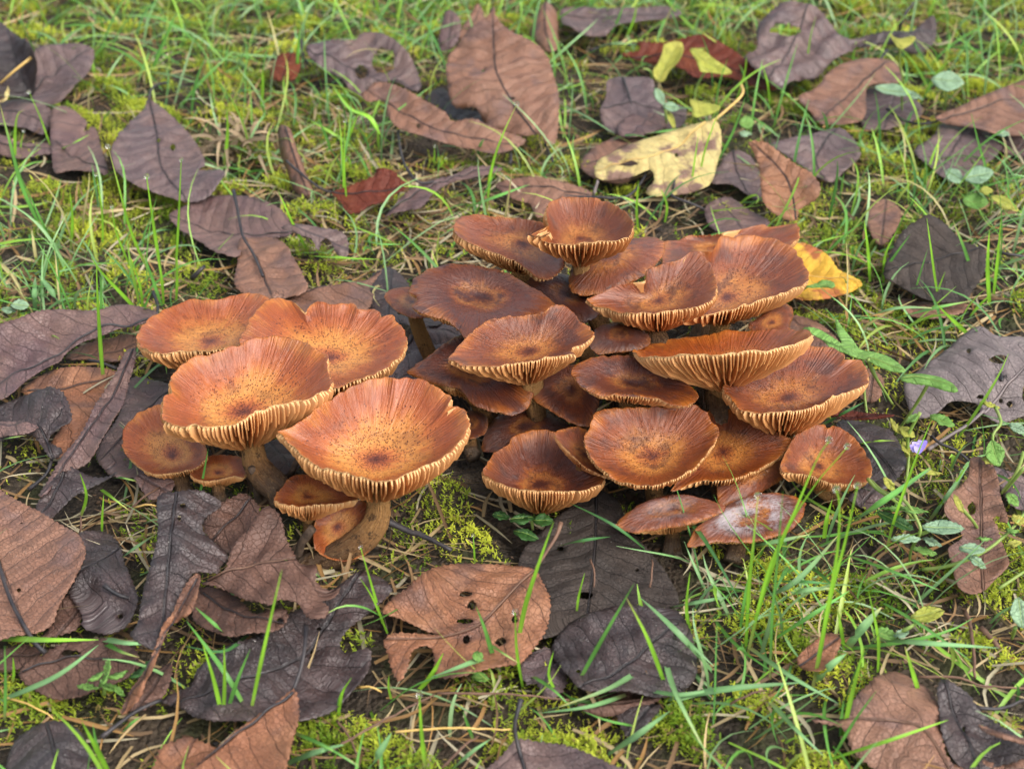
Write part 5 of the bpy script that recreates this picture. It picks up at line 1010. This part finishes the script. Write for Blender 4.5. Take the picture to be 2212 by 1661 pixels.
for sgn in (-1, 1):
    for k, a in enumerate((.6, 0, -.7)):
        P = np.array([(sgn * .0004, .0006 + k * -.0003, .0015), (sgn * .0018, .0006 + a * .0014, .0024), (sgn * .0031, .0006 + a * .0032, -.0002)])
        sv, sf = tube(P, .00013, 5); link('leg', mesh_np('leg', sv, sf, M_ANT), ant)
    P = np.array([(sgn * .0003, .0026, .0017), (sgn * .0009, .0036, .0023), (sgn * .0013, .0044, .0014)])
    sv, sf = tube(P, .00009, 5); link('antenna', mesh_np('antenna', sv, sf, M_ANT), ant)
ant.rotation_euler = (0, 0, -.25)

# ------------------------------------------------------------------ single grass blades
def ribbon(P, wid, up, fold=.25):
    """blade strip with a folded keel: 3 verts per ring"""
    T = np.gradient(P, axis=0); T /= np.linalg.norm(T, axis=1)[:, None] + 1e-12
    sd_ = np.cross(T, up); sd_ /= np.linalg.norm(sd_, axis=1)[:, None] + 1e-9
    nn = np.cross(sd_, T)
    V = np.stack([P - sd_ * wid[:, None] + nn * (wid * fold)[:, None], P, P + sd_ * wid[:, None] + nn * (wid * fold)[:, None]], 1)
    n = len(P); e = np.arange(n - 1)[:, None] * 3 + np.arange(2)[None]
    e = e.ravel()
    return V.reshape(-1, 3), np.stack([e, e + 1, e + 4, e + 3], 1)
GRN = {'b': (.25, .52, .04), 'g': (.14, .37, .07), 't': (.18, .35, .135), 'd': (.07, .20, .055), 'y': (.50, .42, .16)}
DROP_V, DROP_F = blob((0, 0, 0), (1, 1, 1), 12, 9)
NBL = [0]
def gblade(z, pts, w=1.1, c='b', mode='u', h=8, drop=0, label=None, group=None):
    """u: upright in the plane through its root; l: lying at about h mm"""
    NBL[0] += 1; g = np.random.default_rng(300 + NBL[0])
    pp = px(z, pts); w = w * .58
    label = label + near(pp.mean(0))
    if mode == 'u':
        r0 = on_z(pp[0], 0)[0]
        P = np.array([on_plane(q, r0, np.array([0, math.cos(.12), math.sin(.12)]))[0] for q in pp])
        up = np.array([0.15, -1.0, .25])
    else:
        tt_ = np.linspace(0, 1, len(pp)); hs = 1.5 + (h + 1) * np.clip(tt_ * 2.2, 0, 1) + 4 * np.sin(tt_ * 3.0)
        P = np.array([on_z(q, a / 1000)[0] for q, a in zip(pp, hs)]); up = np.array([0.1, -.25, 1.0])
    P = resample(catmull(P, 8, False), .0035, False)
    n = len(P); u = np.linspace(0, 1, n)
    wid = w / 1000 * np.clip(.8 + .6 * u, 0, 1) * np.clip((1.015 - u) / .6, 0, 1) ** .7
    if drop: wid = np.maximum(wid, w / 1000 * .3)
    V, F = ribbon(P, wid, up)
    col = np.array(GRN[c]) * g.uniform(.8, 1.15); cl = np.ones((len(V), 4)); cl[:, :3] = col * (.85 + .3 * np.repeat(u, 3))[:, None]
    tipc = np.array(GRN['y']) if g.random() < .25 else col
    cl[:, :3] += (tipc - cl[:, :3]) * (np.repeat(u, 3)[:, None] ** 6)
    cl[1::3, :3] *= 1.3; cl[0::3, :3] *= .9
    wv_ = np.repeat(1 + .18 * np.sin(u * g.uniform(6, 14) + g.uniform(0, 6)), 3)[:, None]; cl[:, :3] *= wv_
    if g.random() < .5: cl[:, :3] += (np.array([.34, .30, .12]) - cl[:, :3]) * np.clip(1 - np.repeat(u, 3)[:, None] * 5, 0, .7)
    b = P[0].copy()
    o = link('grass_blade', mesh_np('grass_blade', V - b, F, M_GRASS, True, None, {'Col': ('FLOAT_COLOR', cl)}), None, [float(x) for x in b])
    tag(o, label, 'grass', group)
    if drop:
        d = link('dewdrop', mesh_np('dewdrop', DROP_V * drop / 1000 + (P[-1] - b) + np.array([0, 0, .0003]), DROP_F, M_DROP), o)
G1 = ('upright green grass blade tipped with dewdrop by the ', 'dew tipped grass blades')
G2 = ('upright narrow green grass blade with pointed tip by the ', 'upright grass blades')
G3 = ('long flat green grass blade lying near the ', 'lying grass blades')
UP = [(7, [(440, 1000), (455, 700), (485, 400), (505, 195)], 1.3, 1.7), (7, [(450, 1040), (560, 600), (700, 280), (820, 0), (888, -105)], 1.3, 1.5), (7, [(480, 900), (640, 420), (800, 150), (925, 0), (985, -70)], 1.1, 1.5),
      (7, [(800, 1220), (870, 850), (930, 500), (943, 250), (927, 160)], 1.5, 1.6), (7, [(815, 1180), (890, 750), (970, 450), (1040, 140)], 1.4, 1.5),
      (6, [(1220, 1140), (1190, 960), (1182, 765)], 1.0, 1.5), (6, [(730, 1552), (712, 1380), (700, 1180)], 1.2, 1.5), (6, [(980, 520), (975, 440), (972, 380)], .7, 1.0),
      (1, [(900, 1650), (780, 1380), (700, 1090), (640, 872)], 1.2, 1.7), (1, [(960, 1650), (910, 1330), (870, 1050)], 1.5, 1.8), (1, [(1040, 1650), (1060, 1300), (1075, 950)], 1.1, 1.4), (1, [(610, 1440), (605, 1250), (572, 1040)], 1.0, 1.4), (1, [(780, 1600), (690, 1380), (665, 1230)], .9, 1.3), (1, [(310, 900), (240, 700), (172, 548)], .8, 1.5), (1, [(120, 930), (125, 850), (140, 780)], .7, 1.3),
      (2, [(1345, 1260), (1375, 1000), (1440, 800), (1525, 618)], 1.3, 1.7), (2, [(500, 1220), (490, 950), (465, 640)], 1.0, 1.4), (2, [(520, 1260), (500, 1000), (505, 720)], .9, 1.4), (2, [(1035, 980), (1035, 930), (1035, 870)], .8, 1.2), (2, [(1060, 1000), (1080, 970), (1102, 940)], .8, 1.2),
      (6, [(515, 820), (470, 660), (405, 440)], .9, 1.0)]
for z_, p_, w_, d_ in UP: gblade(z_, p_, w_, 'b', 'u', 0, d_ * .78, *G1)
UP2 = [(6, [(1190, 960), (1230, 740), (1300, 520), (1375, 310)], 1.6), (6, [(1090, 1050), (1030, 850), (985, 735)], 1.5), (6, [(540, 870), (470, 700), (400, 590)], .9), (6, [(1490, 790), (1500, 690), (1532, 565)], .9), (6, [(1480, 1150), (1600, 930), (1780, 620)], 1.5),
       (6, [(1950, 1170), (1850, 900), (1740, 690)], 1.4), (6, [(1400, 1180), (1350, 1080), (1375, 960)], 1.0), (6, [(970, 1400), (940, 1320), (920, 1260)], 1.2), (6, [(700, 1150), (760, 1080), (820, 970)], 1.8), (6, [(560, 1200), (545, 1140), (548, 1080)], .8), (6, [(290, 1280), (300, 1190), (360, 1090)], .8),
       (5, [(1200, 1400), (1150, 1180), (1090, 990)], 1.4), (5, [(1200, 1400), (1208, 1190), (1205, 990)], 1.2), (5, [(1210, 1390), (1270, 1200), (1345, 1015)], 1.3), (5, [(1340, 1400), (1400, 1100), (1515, 590)], 1.2), (5, [(590, 1690), (510, 1530), (440, 1405)], 1.8), (5, [(560, 1640), (520, 1530), (500, 1420)], 1.2), (5, [(435, 300), (465, 190), (430, 70)], 1.2), (5, [(548, 400), (550, 300), (558, 185)], .9), (5, [(25, 1400), (30, 1200), (25, 1000)], 1.0), (5, [(70, 1190), (75, 1130), (70, 1060)], 1.0), (5, [(1125, 410), (1145, 340), (1165, 260)], 1.0), (5, [(1065, 240), (1085, 130), (1105, 20), (1120, -60)], 1.0), (5, [(1820, 1370), (1840, 1250), (1890, 1170)], 1.1),
       (4, [(620, 760), (600, 560), (580, 250), (572, 30)], 1.6), (4, [(615, 480), (600, 280), (600, 60)], 1.3), (4, [(860, 350), (760, 240), (600, 70), (540, -20)], 1.7), (4, [(850, 330), (830, 150), (770, -20)], 1.1), (4, [(960, 270), (900, 100), (850, -40)], 1.5), (4, [(970, 260), (960, 120), (930, -60)], 1.2), (4, [(1045, 240), (1050, 120), (1050, -40)], 1.2),
       (1, [(240, 1350), (130, 1100), (60, 850), (0, 620)], 2.0), (1, [(90, 960), (90, 790), (105, 680), (145, 655)], 1.5), (1, [(420, 1480), (430, 1300), (415, 1140)], 1.4), (1, [(330, 1500), (250, 1320), (130, 1060)], 1.2), (1, [(1330, 980), (1350, 800), (1345, 640)], 1.7), (1, [(1760, 500), (1765, 330), (1780, 150)], 1.4), (1, [(900, 430), (960, 280), (1040, 90)], 2.2), (1, [(1840, 1520), (1740, 1330), (1650, 1130)], 1.3), (1, [(1550, 620), (1560, 520), (1555, 420)], 1.6),
       (2, [(400, 900), (410, 860), (340, 690)], 1.5), (2, [(500, 890), (540, 780), (580, 680)], 1.5), (2, [(1350, 1220), (1360, 1040), (1400, 920)], 1.0), (2, [(220, 500), (225, 330), (235, 160)], 1.8),
       (3, [(375, 1110), (365, 1000), (375, 860)], 1.3), (3, [(500, 1060), (510, 980), (480, 900)], 1.2), (3, [(720, 820), (820, 640), (885, 460)], 1.5), (3, [(660, 880), (690, 720), (760, 520)], 1.0), (3, [(620, 930), (640, 780), (660, 640)], 1.0), (3, [(740, 520), (760, 400), (800, 280)], 1.1), (3, [(845, 470), (880, 350), (890, 270)], 1.1), (3, [(1000, 500), (990, 400), (960, 300)], 1.1), (3, [(2050, 860), (2000, 700), (1960, 540)], 1.2), (3, [(1110, 390), (1100, 320), (1110, 270)], 1.0), (3, [(1170, 390), (1190, 200), (1220, 80)], .9), (3, [(230, 190), (270, 110), (310, 10)], 1.6), (3, [(310, 190), (350, 100), (370, 0)], 1.5),
       (8, [(935, 450), (910, 320), (880, 100), (865, -10)], 1.1), (8, [(1110, 330), (1070, 180), (1000, 0)], 1.6), (8, [(570, 320), (560, 160), (540, 0)], 1.6), (8, [(640, 330), (650, 180), (720, 40)], 1.3), (8, [(620, 320), (680, 210), (780, 75)], 1.5), (8, [(1190, 440), (1180, 250), (1190, 50)], 2.0), (8, [(1210, 400), (1230, 220), (1250, 0)], 1.6), (8, [(790, 420), (830, 280), (870, 150)], .9), (8, [(1090, 500), (1140, 440), (1205, 380)], 1.6), (8, [(1110, 620), (1000, 520), (920, 440)], 1.8),
       (7, [(570, 1180), (580, 850), (600, 640), (640, 165)], 1.0), (7, [(1190, 500), (1250, 280), (1350, 0), (1440, -220)], 1.2), (7, [(960, 1480), (1010, 1250), (1080, 1000)], 1.7), (7, [(950, 1480), (955, 1380), (965, 1290)], 1.4), (7, [(1150, 1140), (1150, 950), (1100, 710)], 1.1), (7, [(1380, 1280), (1340, 1150), (1295, 1000)], 1.5), (7, [(900, 1610), (1010, 1420), (1145, 1235)], 1.2), (7, [(970, 1020), (950, 900), (930, 780)], 1.3), (7, [(860, 420), (875, 310), (905, 210)], 1.8), (7, [(410, 900), (440, 700), (470, 560)], 1.2), (7, [(1430, 320), (1540, 160), (1635, 20)], 1.5), (7, [(150, 960), (120, 800), (140, 600)], 1.2)]
for z_, p_, w_ in UP2: gblade(z_, p_, w_, 'bgb'[NBL[0] % 3], 'u', 0, 0, *G2)
LY = [(6, [(1090, 970), (930, 1030), (760, 1090)], 2.4, 't', 12), (6, [(2170, 1060), (2000, 870), (1810, 690)], 2.4, 't', 16), (6, [(1860, 470), (1680, 330), (1455, 215)], 1.4, 'd', 14), (6, [(1395, 435), (1520, 405), (1660, 385)], 2.0, 'd', 12), (6, [(530, 800), (420, 742), (310, 735), (205, 790)], 1.2, 'g', 16), (6, [(1030, 915), (1120, 970), (1200, 1020)], 1.6, 'g', 14), (6, [(1260, 1080), (1380, 1160), (1460, 1240)], 1.6, 'g', 12), (6, [(1820, 1050), (1650, 1150), (1400, 1240)], 1.9, 't', 14), (6, [(1740, 1180), (1550, 1240), (1300, 1270)], 1.6, 't', 8), (6, [(1800, 1340), (1650, 1310), (1520, 1260)], 1.0, 'g', 8), (6, [(1650, 1480), (1800, 1380), (1960, 1260)], 2.2, 't', 10), (6, [(450, 1552), (500, 1470), (560, 1370)], 2.6, 't', 8), (6, [(40, 1520), (180, 1470), (320, 1425)], 2.2, 't', 8), (6, [(80, 1370), (250, 1450), (400, 1545)], 1.3, 'g', 9), (6, [(870, 1552), (960, 1470), (1060, 1400)], 1.5, 't', 8), (6, [(1950, 740), (2080, 720), (2220, 690)], 1.8, 't', 12), (6, [(1820, 1150), (2000, 1180), (2200, 1150)], 2.0, 't', 9),
      (5, [(0, 962), (250, 968), (530, 965)], 2.6, 'b', 14), (5, [(530, 960), (680, 985), (840, 985)], 2.6, 't', 13), (5, [(0, 1295), (300, 1165), (530, 992)], 2.2, 't', 13), (5, [(540, 970), (650, 1030), (750, 1060)], 2.0, 'g', 9), (5, [(1340, 1370), (1200, 1130), (1000, 860)], 1.6, 'g', 16), (5, [(1250, 975), (1150, 880), (1050, 790)], 1.6, 'g', 14), (5, [(1330, 945), (1200, 1030), (1000, 1000)], 1.6, 'd', 14), (5, [(620, 555), (730, 470), (840, 395)], 1.6, 't', 10), (5, [(545, 160), (620, 215), (700, 275)], 1.5, 'b', 10), (5, [(640, 1485), (700, 1420), (755, 1380)], 1.4, 'g', 7), (5, [(1560, 1630), (1700, 1570), (1850, 1530)], 2.4, 't', 8), (5, [(1590, 1470), (1750, 1540), (1930, 1640)], 1.3, 'g', 9), (5, [(610, 95), (680, 100), (740, 110)], 1.2, 'g', 8),
      (7, [(90, 270), (230, 450), (410, 760)], 2.0, 'd', 14), (7, [(0, 870), (140, 990), (270, 1110)], 2.4, 't', 12), (7, [(0, 1290), (350, 1230), (740, 1195)], 2.4, 't', 12), (7, [(460, 1010), (660, 1150), (940, 1310)], 2.4, 't', 14), (7, [(1110, 965), (1400, 985), (1800, 1010)], 2.3, 't', 12), (7, [(1180, 770), (1400, 900), (1650, 1080)], 1.9, 'g', 12), (7, [(970, 510), (1230, 600), (1480, 700)], 1.9, 'g', 14), (7, [(580, 655), (750, 655), (900, 665)], 2.0, 'd', 10), (7, [(820, 1195), (890, 1110), (980, 1040)], 2.8, 't', 9), (7, [(985, 1015), (1070, 900), (1170, 790)], 3.2, 't', 12), (7, [(570, 1300), (700, 1440), (860, 1590)], 2.2, 't', 10), (7, [(890, 1610), (1200, 1510), (1530, 1395)], 1.3, 'b', 14), (7, [(20, 800), (180, 765), (350, 735)], 2.2, 't', 12), (7, [(0, 1050), (60, 1250), (240, 1600)], 2.0, 't', 10), (7, [(430, 470), (600, 440), (780, 400)], 2.2, 't', 8), (7, [(600, 960), (800, 830), (1000, 700)], 1.6, 'g', 12), (7, [(960, 350), (1180, 220), (1430, 40)], 2.4, 'g', 20), (7, [(490, 750), (700, 660), (940, 400)], 2.0, 't', 12), (7, [(620, 760), (760, 700), (930, 690)], 2.6, 't', 11),
      (8, [(500, 530), (700, 460), (930, 460)], 2.2, 't', 14), (8, [(680, 520), (900, 460), (1100, 420)], 2.0, 'g', 12), (8, [(520, 1165), (600, 1148), (705, 1145)], 1.5, 'b', 12), (8, [(320, 1070), (420, 1010), (540, 945)], 1.8, 'd', 16), (8, [(880, 1560), (980, 1420), (1085, 1265)], 1.6, 't', 16), (8, [(440, 1600), (640, 1460), (890, 1290)], 2.2, 't', 16),
      (2, [(810, 870), (720, 810), (650, 700), (530, 645), (425, 500)], 2.6, 'b', 22), (2, [(1190, 1250), (1400, 1170), (1600, 1095)], 2.2, 'g', 10), (2, [(300, 1520), (450, 1530), (710, 1540)], 1.5, 'b', 10), (2, [(610, 1430), (720, 1450), (850, 1450)], 1.8, 'g', 8), (1, [(880, 430), (1040, 455), (1210, 510)], 2.4, 't', 14), (1, [(1900, 1530), (2000, 1525), (2130, 1540)], 1.6, 'b', 9), (1, [(360, 890), (440, 850), (530, 800)], 1.4, 'b', 14),
      (3, [(150, 240), (250, 210), (370, 215)], 2.6, 't', 12), (3, [(420, 500), (560, 515), (700, 520)], 2.0, 't', 8), (3, [(370, 645), (480, 630), (620, 610)], 2.2, 'g', 10), (3, [(0, 500), (130, 560), (260, 640)], 2.0, 't', 8), (4, [(210, 300), (205, 200), (210, 100)], 2.2, 't', 8), (4, [(370, 290), (300, 180), (230, 90)], 2.6, 't', 10), (4, [(260, 100), (350, 70), (460, 45)], 1.8, 't', 10), (4, [(680, 1290), (740, 1295), (815, 1315)], 1.6, 'g', 9), (4, [(-20, 1075), (60, 1055), (160, 1040)], 1.5, 'g', 16)]
for z_, p_, w_, c_, h_ in LY: gblade(z_, p_, w_, c_, 'l', h_, 0, *G3)

# ------------------------------------------------------------------ ground cover too dense to count
def ribbons(name, roots, az, elev, length, wid, bend, cols, mat, nseg=6, kind='stuff', fold=.3, label=None, cat=None):
    n = len(roots); u = np.linspace(0, 1, nseg + 1)
    el = elev[:, None] - bend[:, None] * u[None]            # elevation angle along the blade
    ds = (length / nseg)[:, None]
    dh = np.cos(el) * ds; dz = np.sin(el) * ds
    H = np.concatenate([np.zeros((n, 1)), np.cumsum(dh[:, :-1], 1)], 1); Zc = np.concatenate([np.zeros((n, 1)), np.cumsum(dz[:, :-1], 1)], 1)
    swirl = az[:, None] + rng.normal(0, .35, n)[:, None] * u[None] ** 1.5
    P = np.stack([roots[:, 0, None] + H * np.cos(swirl), roots[:, 1, None] + H * np.sin(swirl), roots[:, 2, None] + Zc], -1)
    P[..., 2] = np.maximum(P[..., 2], roots[:, 2, None] + .0008)
    T = np.gradient(P, axis=1); T /= np.linalg.norm(T, axis=2)[..., None] + 1e-9
    side = np.stack([-np.sin(swirl), np.cos(swirl), np.zeros_like(swirl)], -1)
    roll = rng.normal(0, .5, n)[:, None, None]
    nn = np.cross(T, side); side = side * np.cos(roll) + nn * np.sin(roll); nn = np.cross(T, side)
    wv = wid[:, None] * np.clip(.7 + u[None], 0, 1) * np.clip((1.03 - u[None]) / .5, 0, 1) ** .8
    V = np.stack([P - side * wv[..., None] + nn * (wv * fold)[..., None], P, P + side * wv[..., None] + nn * (wv * fold)[..., None]], 2).reshape(-1, 3)
    e = (np.arange(nseg)[:, None] * 3 + np.arange(2)[None]).ravel()
    q = np.stack([e, e + 1, e + 4, e + 3], 1)
    F = (q[None] + (np.arange(n) * (nseg + 1) * 3)[:, None, None]).reshape(-1, 4)
    C = np.ones((n, (nseg + 1) * 3, 4)); C[..., :3] = cols[:, None, :]
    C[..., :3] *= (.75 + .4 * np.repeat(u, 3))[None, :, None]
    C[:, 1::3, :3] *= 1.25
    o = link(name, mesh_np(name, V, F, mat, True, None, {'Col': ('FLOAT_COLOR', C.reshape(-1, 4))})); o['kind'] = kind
    if label: o['label'] = label; o['category'] = cat
    return o
def field(n, blobs, base=.05, ylo=.24, yhi=1.35):
    """random ground points kept with a density given at places read from the photograph"""
    y = rng.uniform(ylo, yhi, n); x = rng.uniform(-1, 1, n) * (.19 + y * .44)
    keep = rng.uniform(0, .19 + 1.35 * .44, n) < (.19 + y * .44)
    x, y = x[keep], y[keep]
    p = to_px(np.stack([x, y, x * 0], 1))
    inside = (p[:, 0] > -60) & (p[:, 0] < FW + 60) & (p[:, 1] < FH + 60)
    d = np.where(inside, base, np.maximum(base, .38))
    for bx, by, rx, ry, wt in blobs:
        d = np.maximum(d, wt * np.exp(-(((p[:, 0] - bx) / rx) ** 2 + ((p[:, 1] - by) / ry) ** 2)))
    k = rng.uniform(0, 1, len(x)) < d
    return x[k], y[k]
stems = np.array([s_[:2] for s_ in MUSH_STEMS])
def off_stems(x, y, r=.006):
    return np.min(np.hypot(x[:, None] - stems[None, :, 0], y[:, None] - stems[None, :, 1]), 1) > r
NOGRASS = [(1300, 900, 480, 330, 1), (650, 960, 330, 260, 1)]
def under_caps(x, y):
    p = to_px(np.stack([x, y, x * 0], 1)); m = np.zeros(len(x), bool)
    for bx, by, rx, ry, _ in NOGRASS: m |= ((p[:, 0] - bx) / rx) ** 2 + ((p[:, 1] - by) / ry) ** 2 < 1
    return m
# moss cushions
MB = [(320, 330, 420, 330, .85), (250, 500, 260, 120, .8), (900, 40, 1500, 90, .7), (2000, 150, 500, 260, .9), (1900, 640, 330, 120, .6), (1000, 1100, 160, 90, .55), (900, 1560, 520, 110, .8), (1700, 1330, 330, 160, .75),
      (1500, 1600, 500, 120, .9), (2150, 1250, 160, 200, .7), (1850, 1020, 300, 60, .5), (100, 1500, 160, 90, .5), (330, 1300, 120, 60, .25), (560, 520, 230, 120, .55), (900, 330, 420, 140, .5), (1500, 330, 300, 140, .45), (1700, 480, 400, 90, .5), (860, 1390, 140, 90, .6), (600, 1480, 160, 60, .4), (300, 850, 120, 90, .5)]
x, y = field(1250000, MB, .12)
pm = nD(x, y) * .8 + nB(x, y) * .9
k = (pm + rng.normal(0, .25, len(x)) > -.02)
x, y = x[k], y[k]
far = np.clip((y - .45) / .6, 0, 1)
k = rng.uniform(0, 1, len(x)) < (1 - .62 * far); x, y = x[k], y[k]; far = np.clip((y - .45) / .6, 0, 1)
hz = terrain(x, y); ht = .0026 + .0020 * rng.uniform(0, 1, len(x)) + .0018 * np.clip(nB(x, y), 0, 1); ht *= 1 + .35 * far
k = (leaf_above(x, y) > hz + ht * 1.15) & off_stems(x, y); x, y, hz, ht, far = x[k], y[k], hz[k], ht[k], far[k]
if len(x) > 185000:
    k = rng.permutation(len(x))[:185000]; x, y, hz, ht, far = x[k], y[k], hz[k], ht[k], far[k]
nM = len(x); NLF = 5
tl = rng.normal(0, .35, (nM, 2)); axs = np.stack([tl[:, 0], tl[:, 1], np.ones(nM)], 1); axs /= np.linalg.norm(axs, axis=1)[:, None]
r0 = np.stack([x, y, hz + .0022 * np.clip(nB(x, y), 0, 1)], 1)
lv = (np.arange(NLF)[None] + rng.uniform(0, 1, (nM, 1))) / NLF
an = lv * 2 * math.pi * 2.4 + rng.uniform(0, 6.28, (nM, 1))
s0 = r0[:, None] + axs[:, None] * (ht[:, None] * (.1 + .9 * (lv % 1)))[..., None]
el_ = rng.uniform(.15, 1.0, (nM, NLF)); ll = ht[:, None] * rng.uniform(.24, .46, (nM, NLF))
dirv = np.stack([np.cos(an) * np.cos(el_), np.sin(an) * np.cos(el_), np.sin(el_)], -1)
sid = np.stack([-np.sin(an), np.cos(an), np.zeros_like(an)], -1); wl_ = ll * .27
midp = s0 + dirv * (ll * .45)[..., None]
V = np.stack([s0 - sid * wl_[..., None], s0 + dirv * ll[..., None], s0 + sid * wl_[..., None]], 2).reshape(-1, 3)
F = np.arange(nM * NLF * 3).reshape(-1, 3)
hue = np.clip(.5 + .45 * nD(x * 1.3 + 3, y) + .35 * nB(x + 1, y) + rng.normal(0, .16, nM), 0, 1)
ca, cb = np.array([.14, .24, .016]), np.array([.58, .62, .06])
colm = ca + (cb - ca) * hue[:, None]
colm[rng.uniform(0, 1, nM) < .06] = (.30, .22, .07)
C = np.ones((nM, NLF, 3, 4)); C[..., :3] = colm[:, None, None]; C[:, :, 1, :3] *= 1.25
mo = link('moss', mesh_np('moss', V, F, M_MOSS, False, None, {'Col': ('FLOAT_COLOR', C.reshape(-1, 4))})); mo['kind'] = 'stuff'
mo['label'] = 'bright yellow green moss cushions covering the ground'; mo['category'] = 'moss'
# dry straw and litter
SB = [(900, 480, 420, 160, .9), (600, 330, 330, 160, .7), (1500, 60, 900, 160, .5), (2000, 620, 330, 220, .7), (1100, 1480, 600, 200, .6), (300, 1150, 200, 160, .8), (700, 1250, 260, 120, .7), (1900, 1400, 400, 260, .55), (300, 1500, 200, 100, .6), (1450, 420, 300, 120, .6), (400, 620, 260, 80, .5)]
x, y = field(66000, SB, .26)
k = off_stems(x, y) & (leaf_above(x, y) > .006); x, y = x[k], y[k]
p_ = np.stack([x, y, terrain(x, y) + rng.uniform(.0005, .005, len(x))], 1); n = len(x)
pal = np.array([(.40, .29, .14), (.50, .38, .20), (.28, .17, .08), (.20, .12, .06), (.36, .20, .07), (.46, .40, .26)])
ribbons('straw', p_, rng.uniform(0, 6.28, n), rng.normal(.03, .16, n), rng.uniform(.010, .045, n), rng.uniform(.0003, .0010, n), rng.normal(.1, .25, n), pal[rng.integers(0, 6, n)] * rng.uniform(.6, 1.05, (n, 1)), M_STRAW, 5, label='dry straw and dead grass bits littering the ground', cat='straw')
# grass
GB = [(1100, -20, 1700, 190, .85), (2050, 330, 420, 330, .75), (1950, 620, 330, 220, .75), (100, 640, 250, 160, .85), (640, 300, 330, 200, .6), (900, 520, 330, 110, .45), (1750, 1330, 380, 200, .95), (1550, 1480, 330, 130, .7), (1050, 1540, 420, 110, .4), (2050, 1060, 240, 140, .45), (1450, 330, 420, 160, .5), (1700, 430, 330, 90, .6), (600, 1330, 200, 100, .2), (2000, 1500, 250, 130, .25)]
x, y = field(38000, GB, .04)
k = off_stems(x, y) & ~(under_caps(x, y) & (rng.uniform(0, 1, len(x)) < 2)) & ((leaf_above(x, y) > 1) | (rng.uniform(0, 1, len(x)) < .03)); x, y = x[k], y[k]; n = len(x)
p_ = np.stack([x, y, terrain(x, y)], 1)
el_ = np.clip(rng.normal(.75, .42, n), .12, 1.5)
pal = np.array([(.14, .36, .06), (.22, .41, .15), (.28, .52, .06), (.10, .27, .06), (.29, .46, .20), (.40, .52, .09), (.50, .43, .18)])
ix = rng.choice(7, n, p=[.22, .2, .2, .12, .12, .09, .05])
ribbons('grass', p_, rng.uniform(0, 6.28, n), el_, rng.uniform(.018, .062, n) * (.8 + .25 * y), rng.uniform(.0004, .00095, n), rng.uniform(.2, 1.3, n), pal[ix] * rng.uniform(.75, 1.15, (n, 1)), M_GRASS, 7, label='short green lawn grass growing through moss', cat='grass')
# dry tuft
tb = on_z(px(1, [(1420, 900)])[0], 0)[0]; n = 46
rt = np.stack([tb[0] + rng.normal(0, .009, n), tb[1] + rng.normal(0, .006, n), np.full(n, .001)], 1)
o = ribbons('dry_grass_tuft', rt, rng.uniform(0, 6.28, n), rng.uniform(.5, 1.4, n), rng.uniform(.02, .042, n), rng.uniform(.0007, .0016, n), rng.uniform(1.2, 3.0, n), np.array((.30, .22, .13)) * rng.uniform(.6, 1.3, (n, 1)), M_STRAW, 7, label='withered grey brown grass tuft bent over among moss', cat='grass tuft')
del o['kind']

# leaf crumbs and soil flakes
x, y = field(76000, [(1000, 800, 1500, 900, .6)], .3)
k = (leaf_above(x, y) > .004); x, y = x[k], y[k]; n = len(x)
c0 = np.stack([x, y, terrain(x, y) + rng.uniform(.0002, .0022, n)], 1)
a1 = rng.uniform(0, 6.28, n); sz = rng.uniform(.0005, .0019, n) * (1 + (rng.uniform(0, 1, n) < .05)); tz = rng.normal(0, .5, (n, 4))
q = []
for kq, (ra, an_) in enumerate(((1, 0), (.6, 1.4), (1.1, 3.0), (.55, 4.6))):
    rr = sz * ra * rng.uniform(.7, 1.3, n)
    q.append(c0 + np.stack([rr * np.cos(a1 + an_), rr * np.sin(a1 + an_), sz * .5 * tz[:, kq]], 1))
V = np.stack(q, 1).reshape(-1, 3)
pal = np.array([(.030, .020, .014), (.055, .035, .022), (.10, .06, .035), (.016, .012, .010), (.16, .10, .06)])
C = np.ones((n, 4, 4)); C[..., :3] = (pal[rng.integers(0, 5, n)] * rng.uniform(.7, 1.2, (n, 1)))[:, None]
lo = link('leaf_litter', mesh_np('leaf_litter', V, np.arange(n * 4).reshape(-1, 4), M_STRAW, False, None, {'Col': ('FLOAT_COLOR', C.reshape(-1, 4))})); lo['kind'] = 'stuff'
lo['label'] = 'dark crumbs of rotten leaf and soil between the moss'; lo['category'] = 'litter'
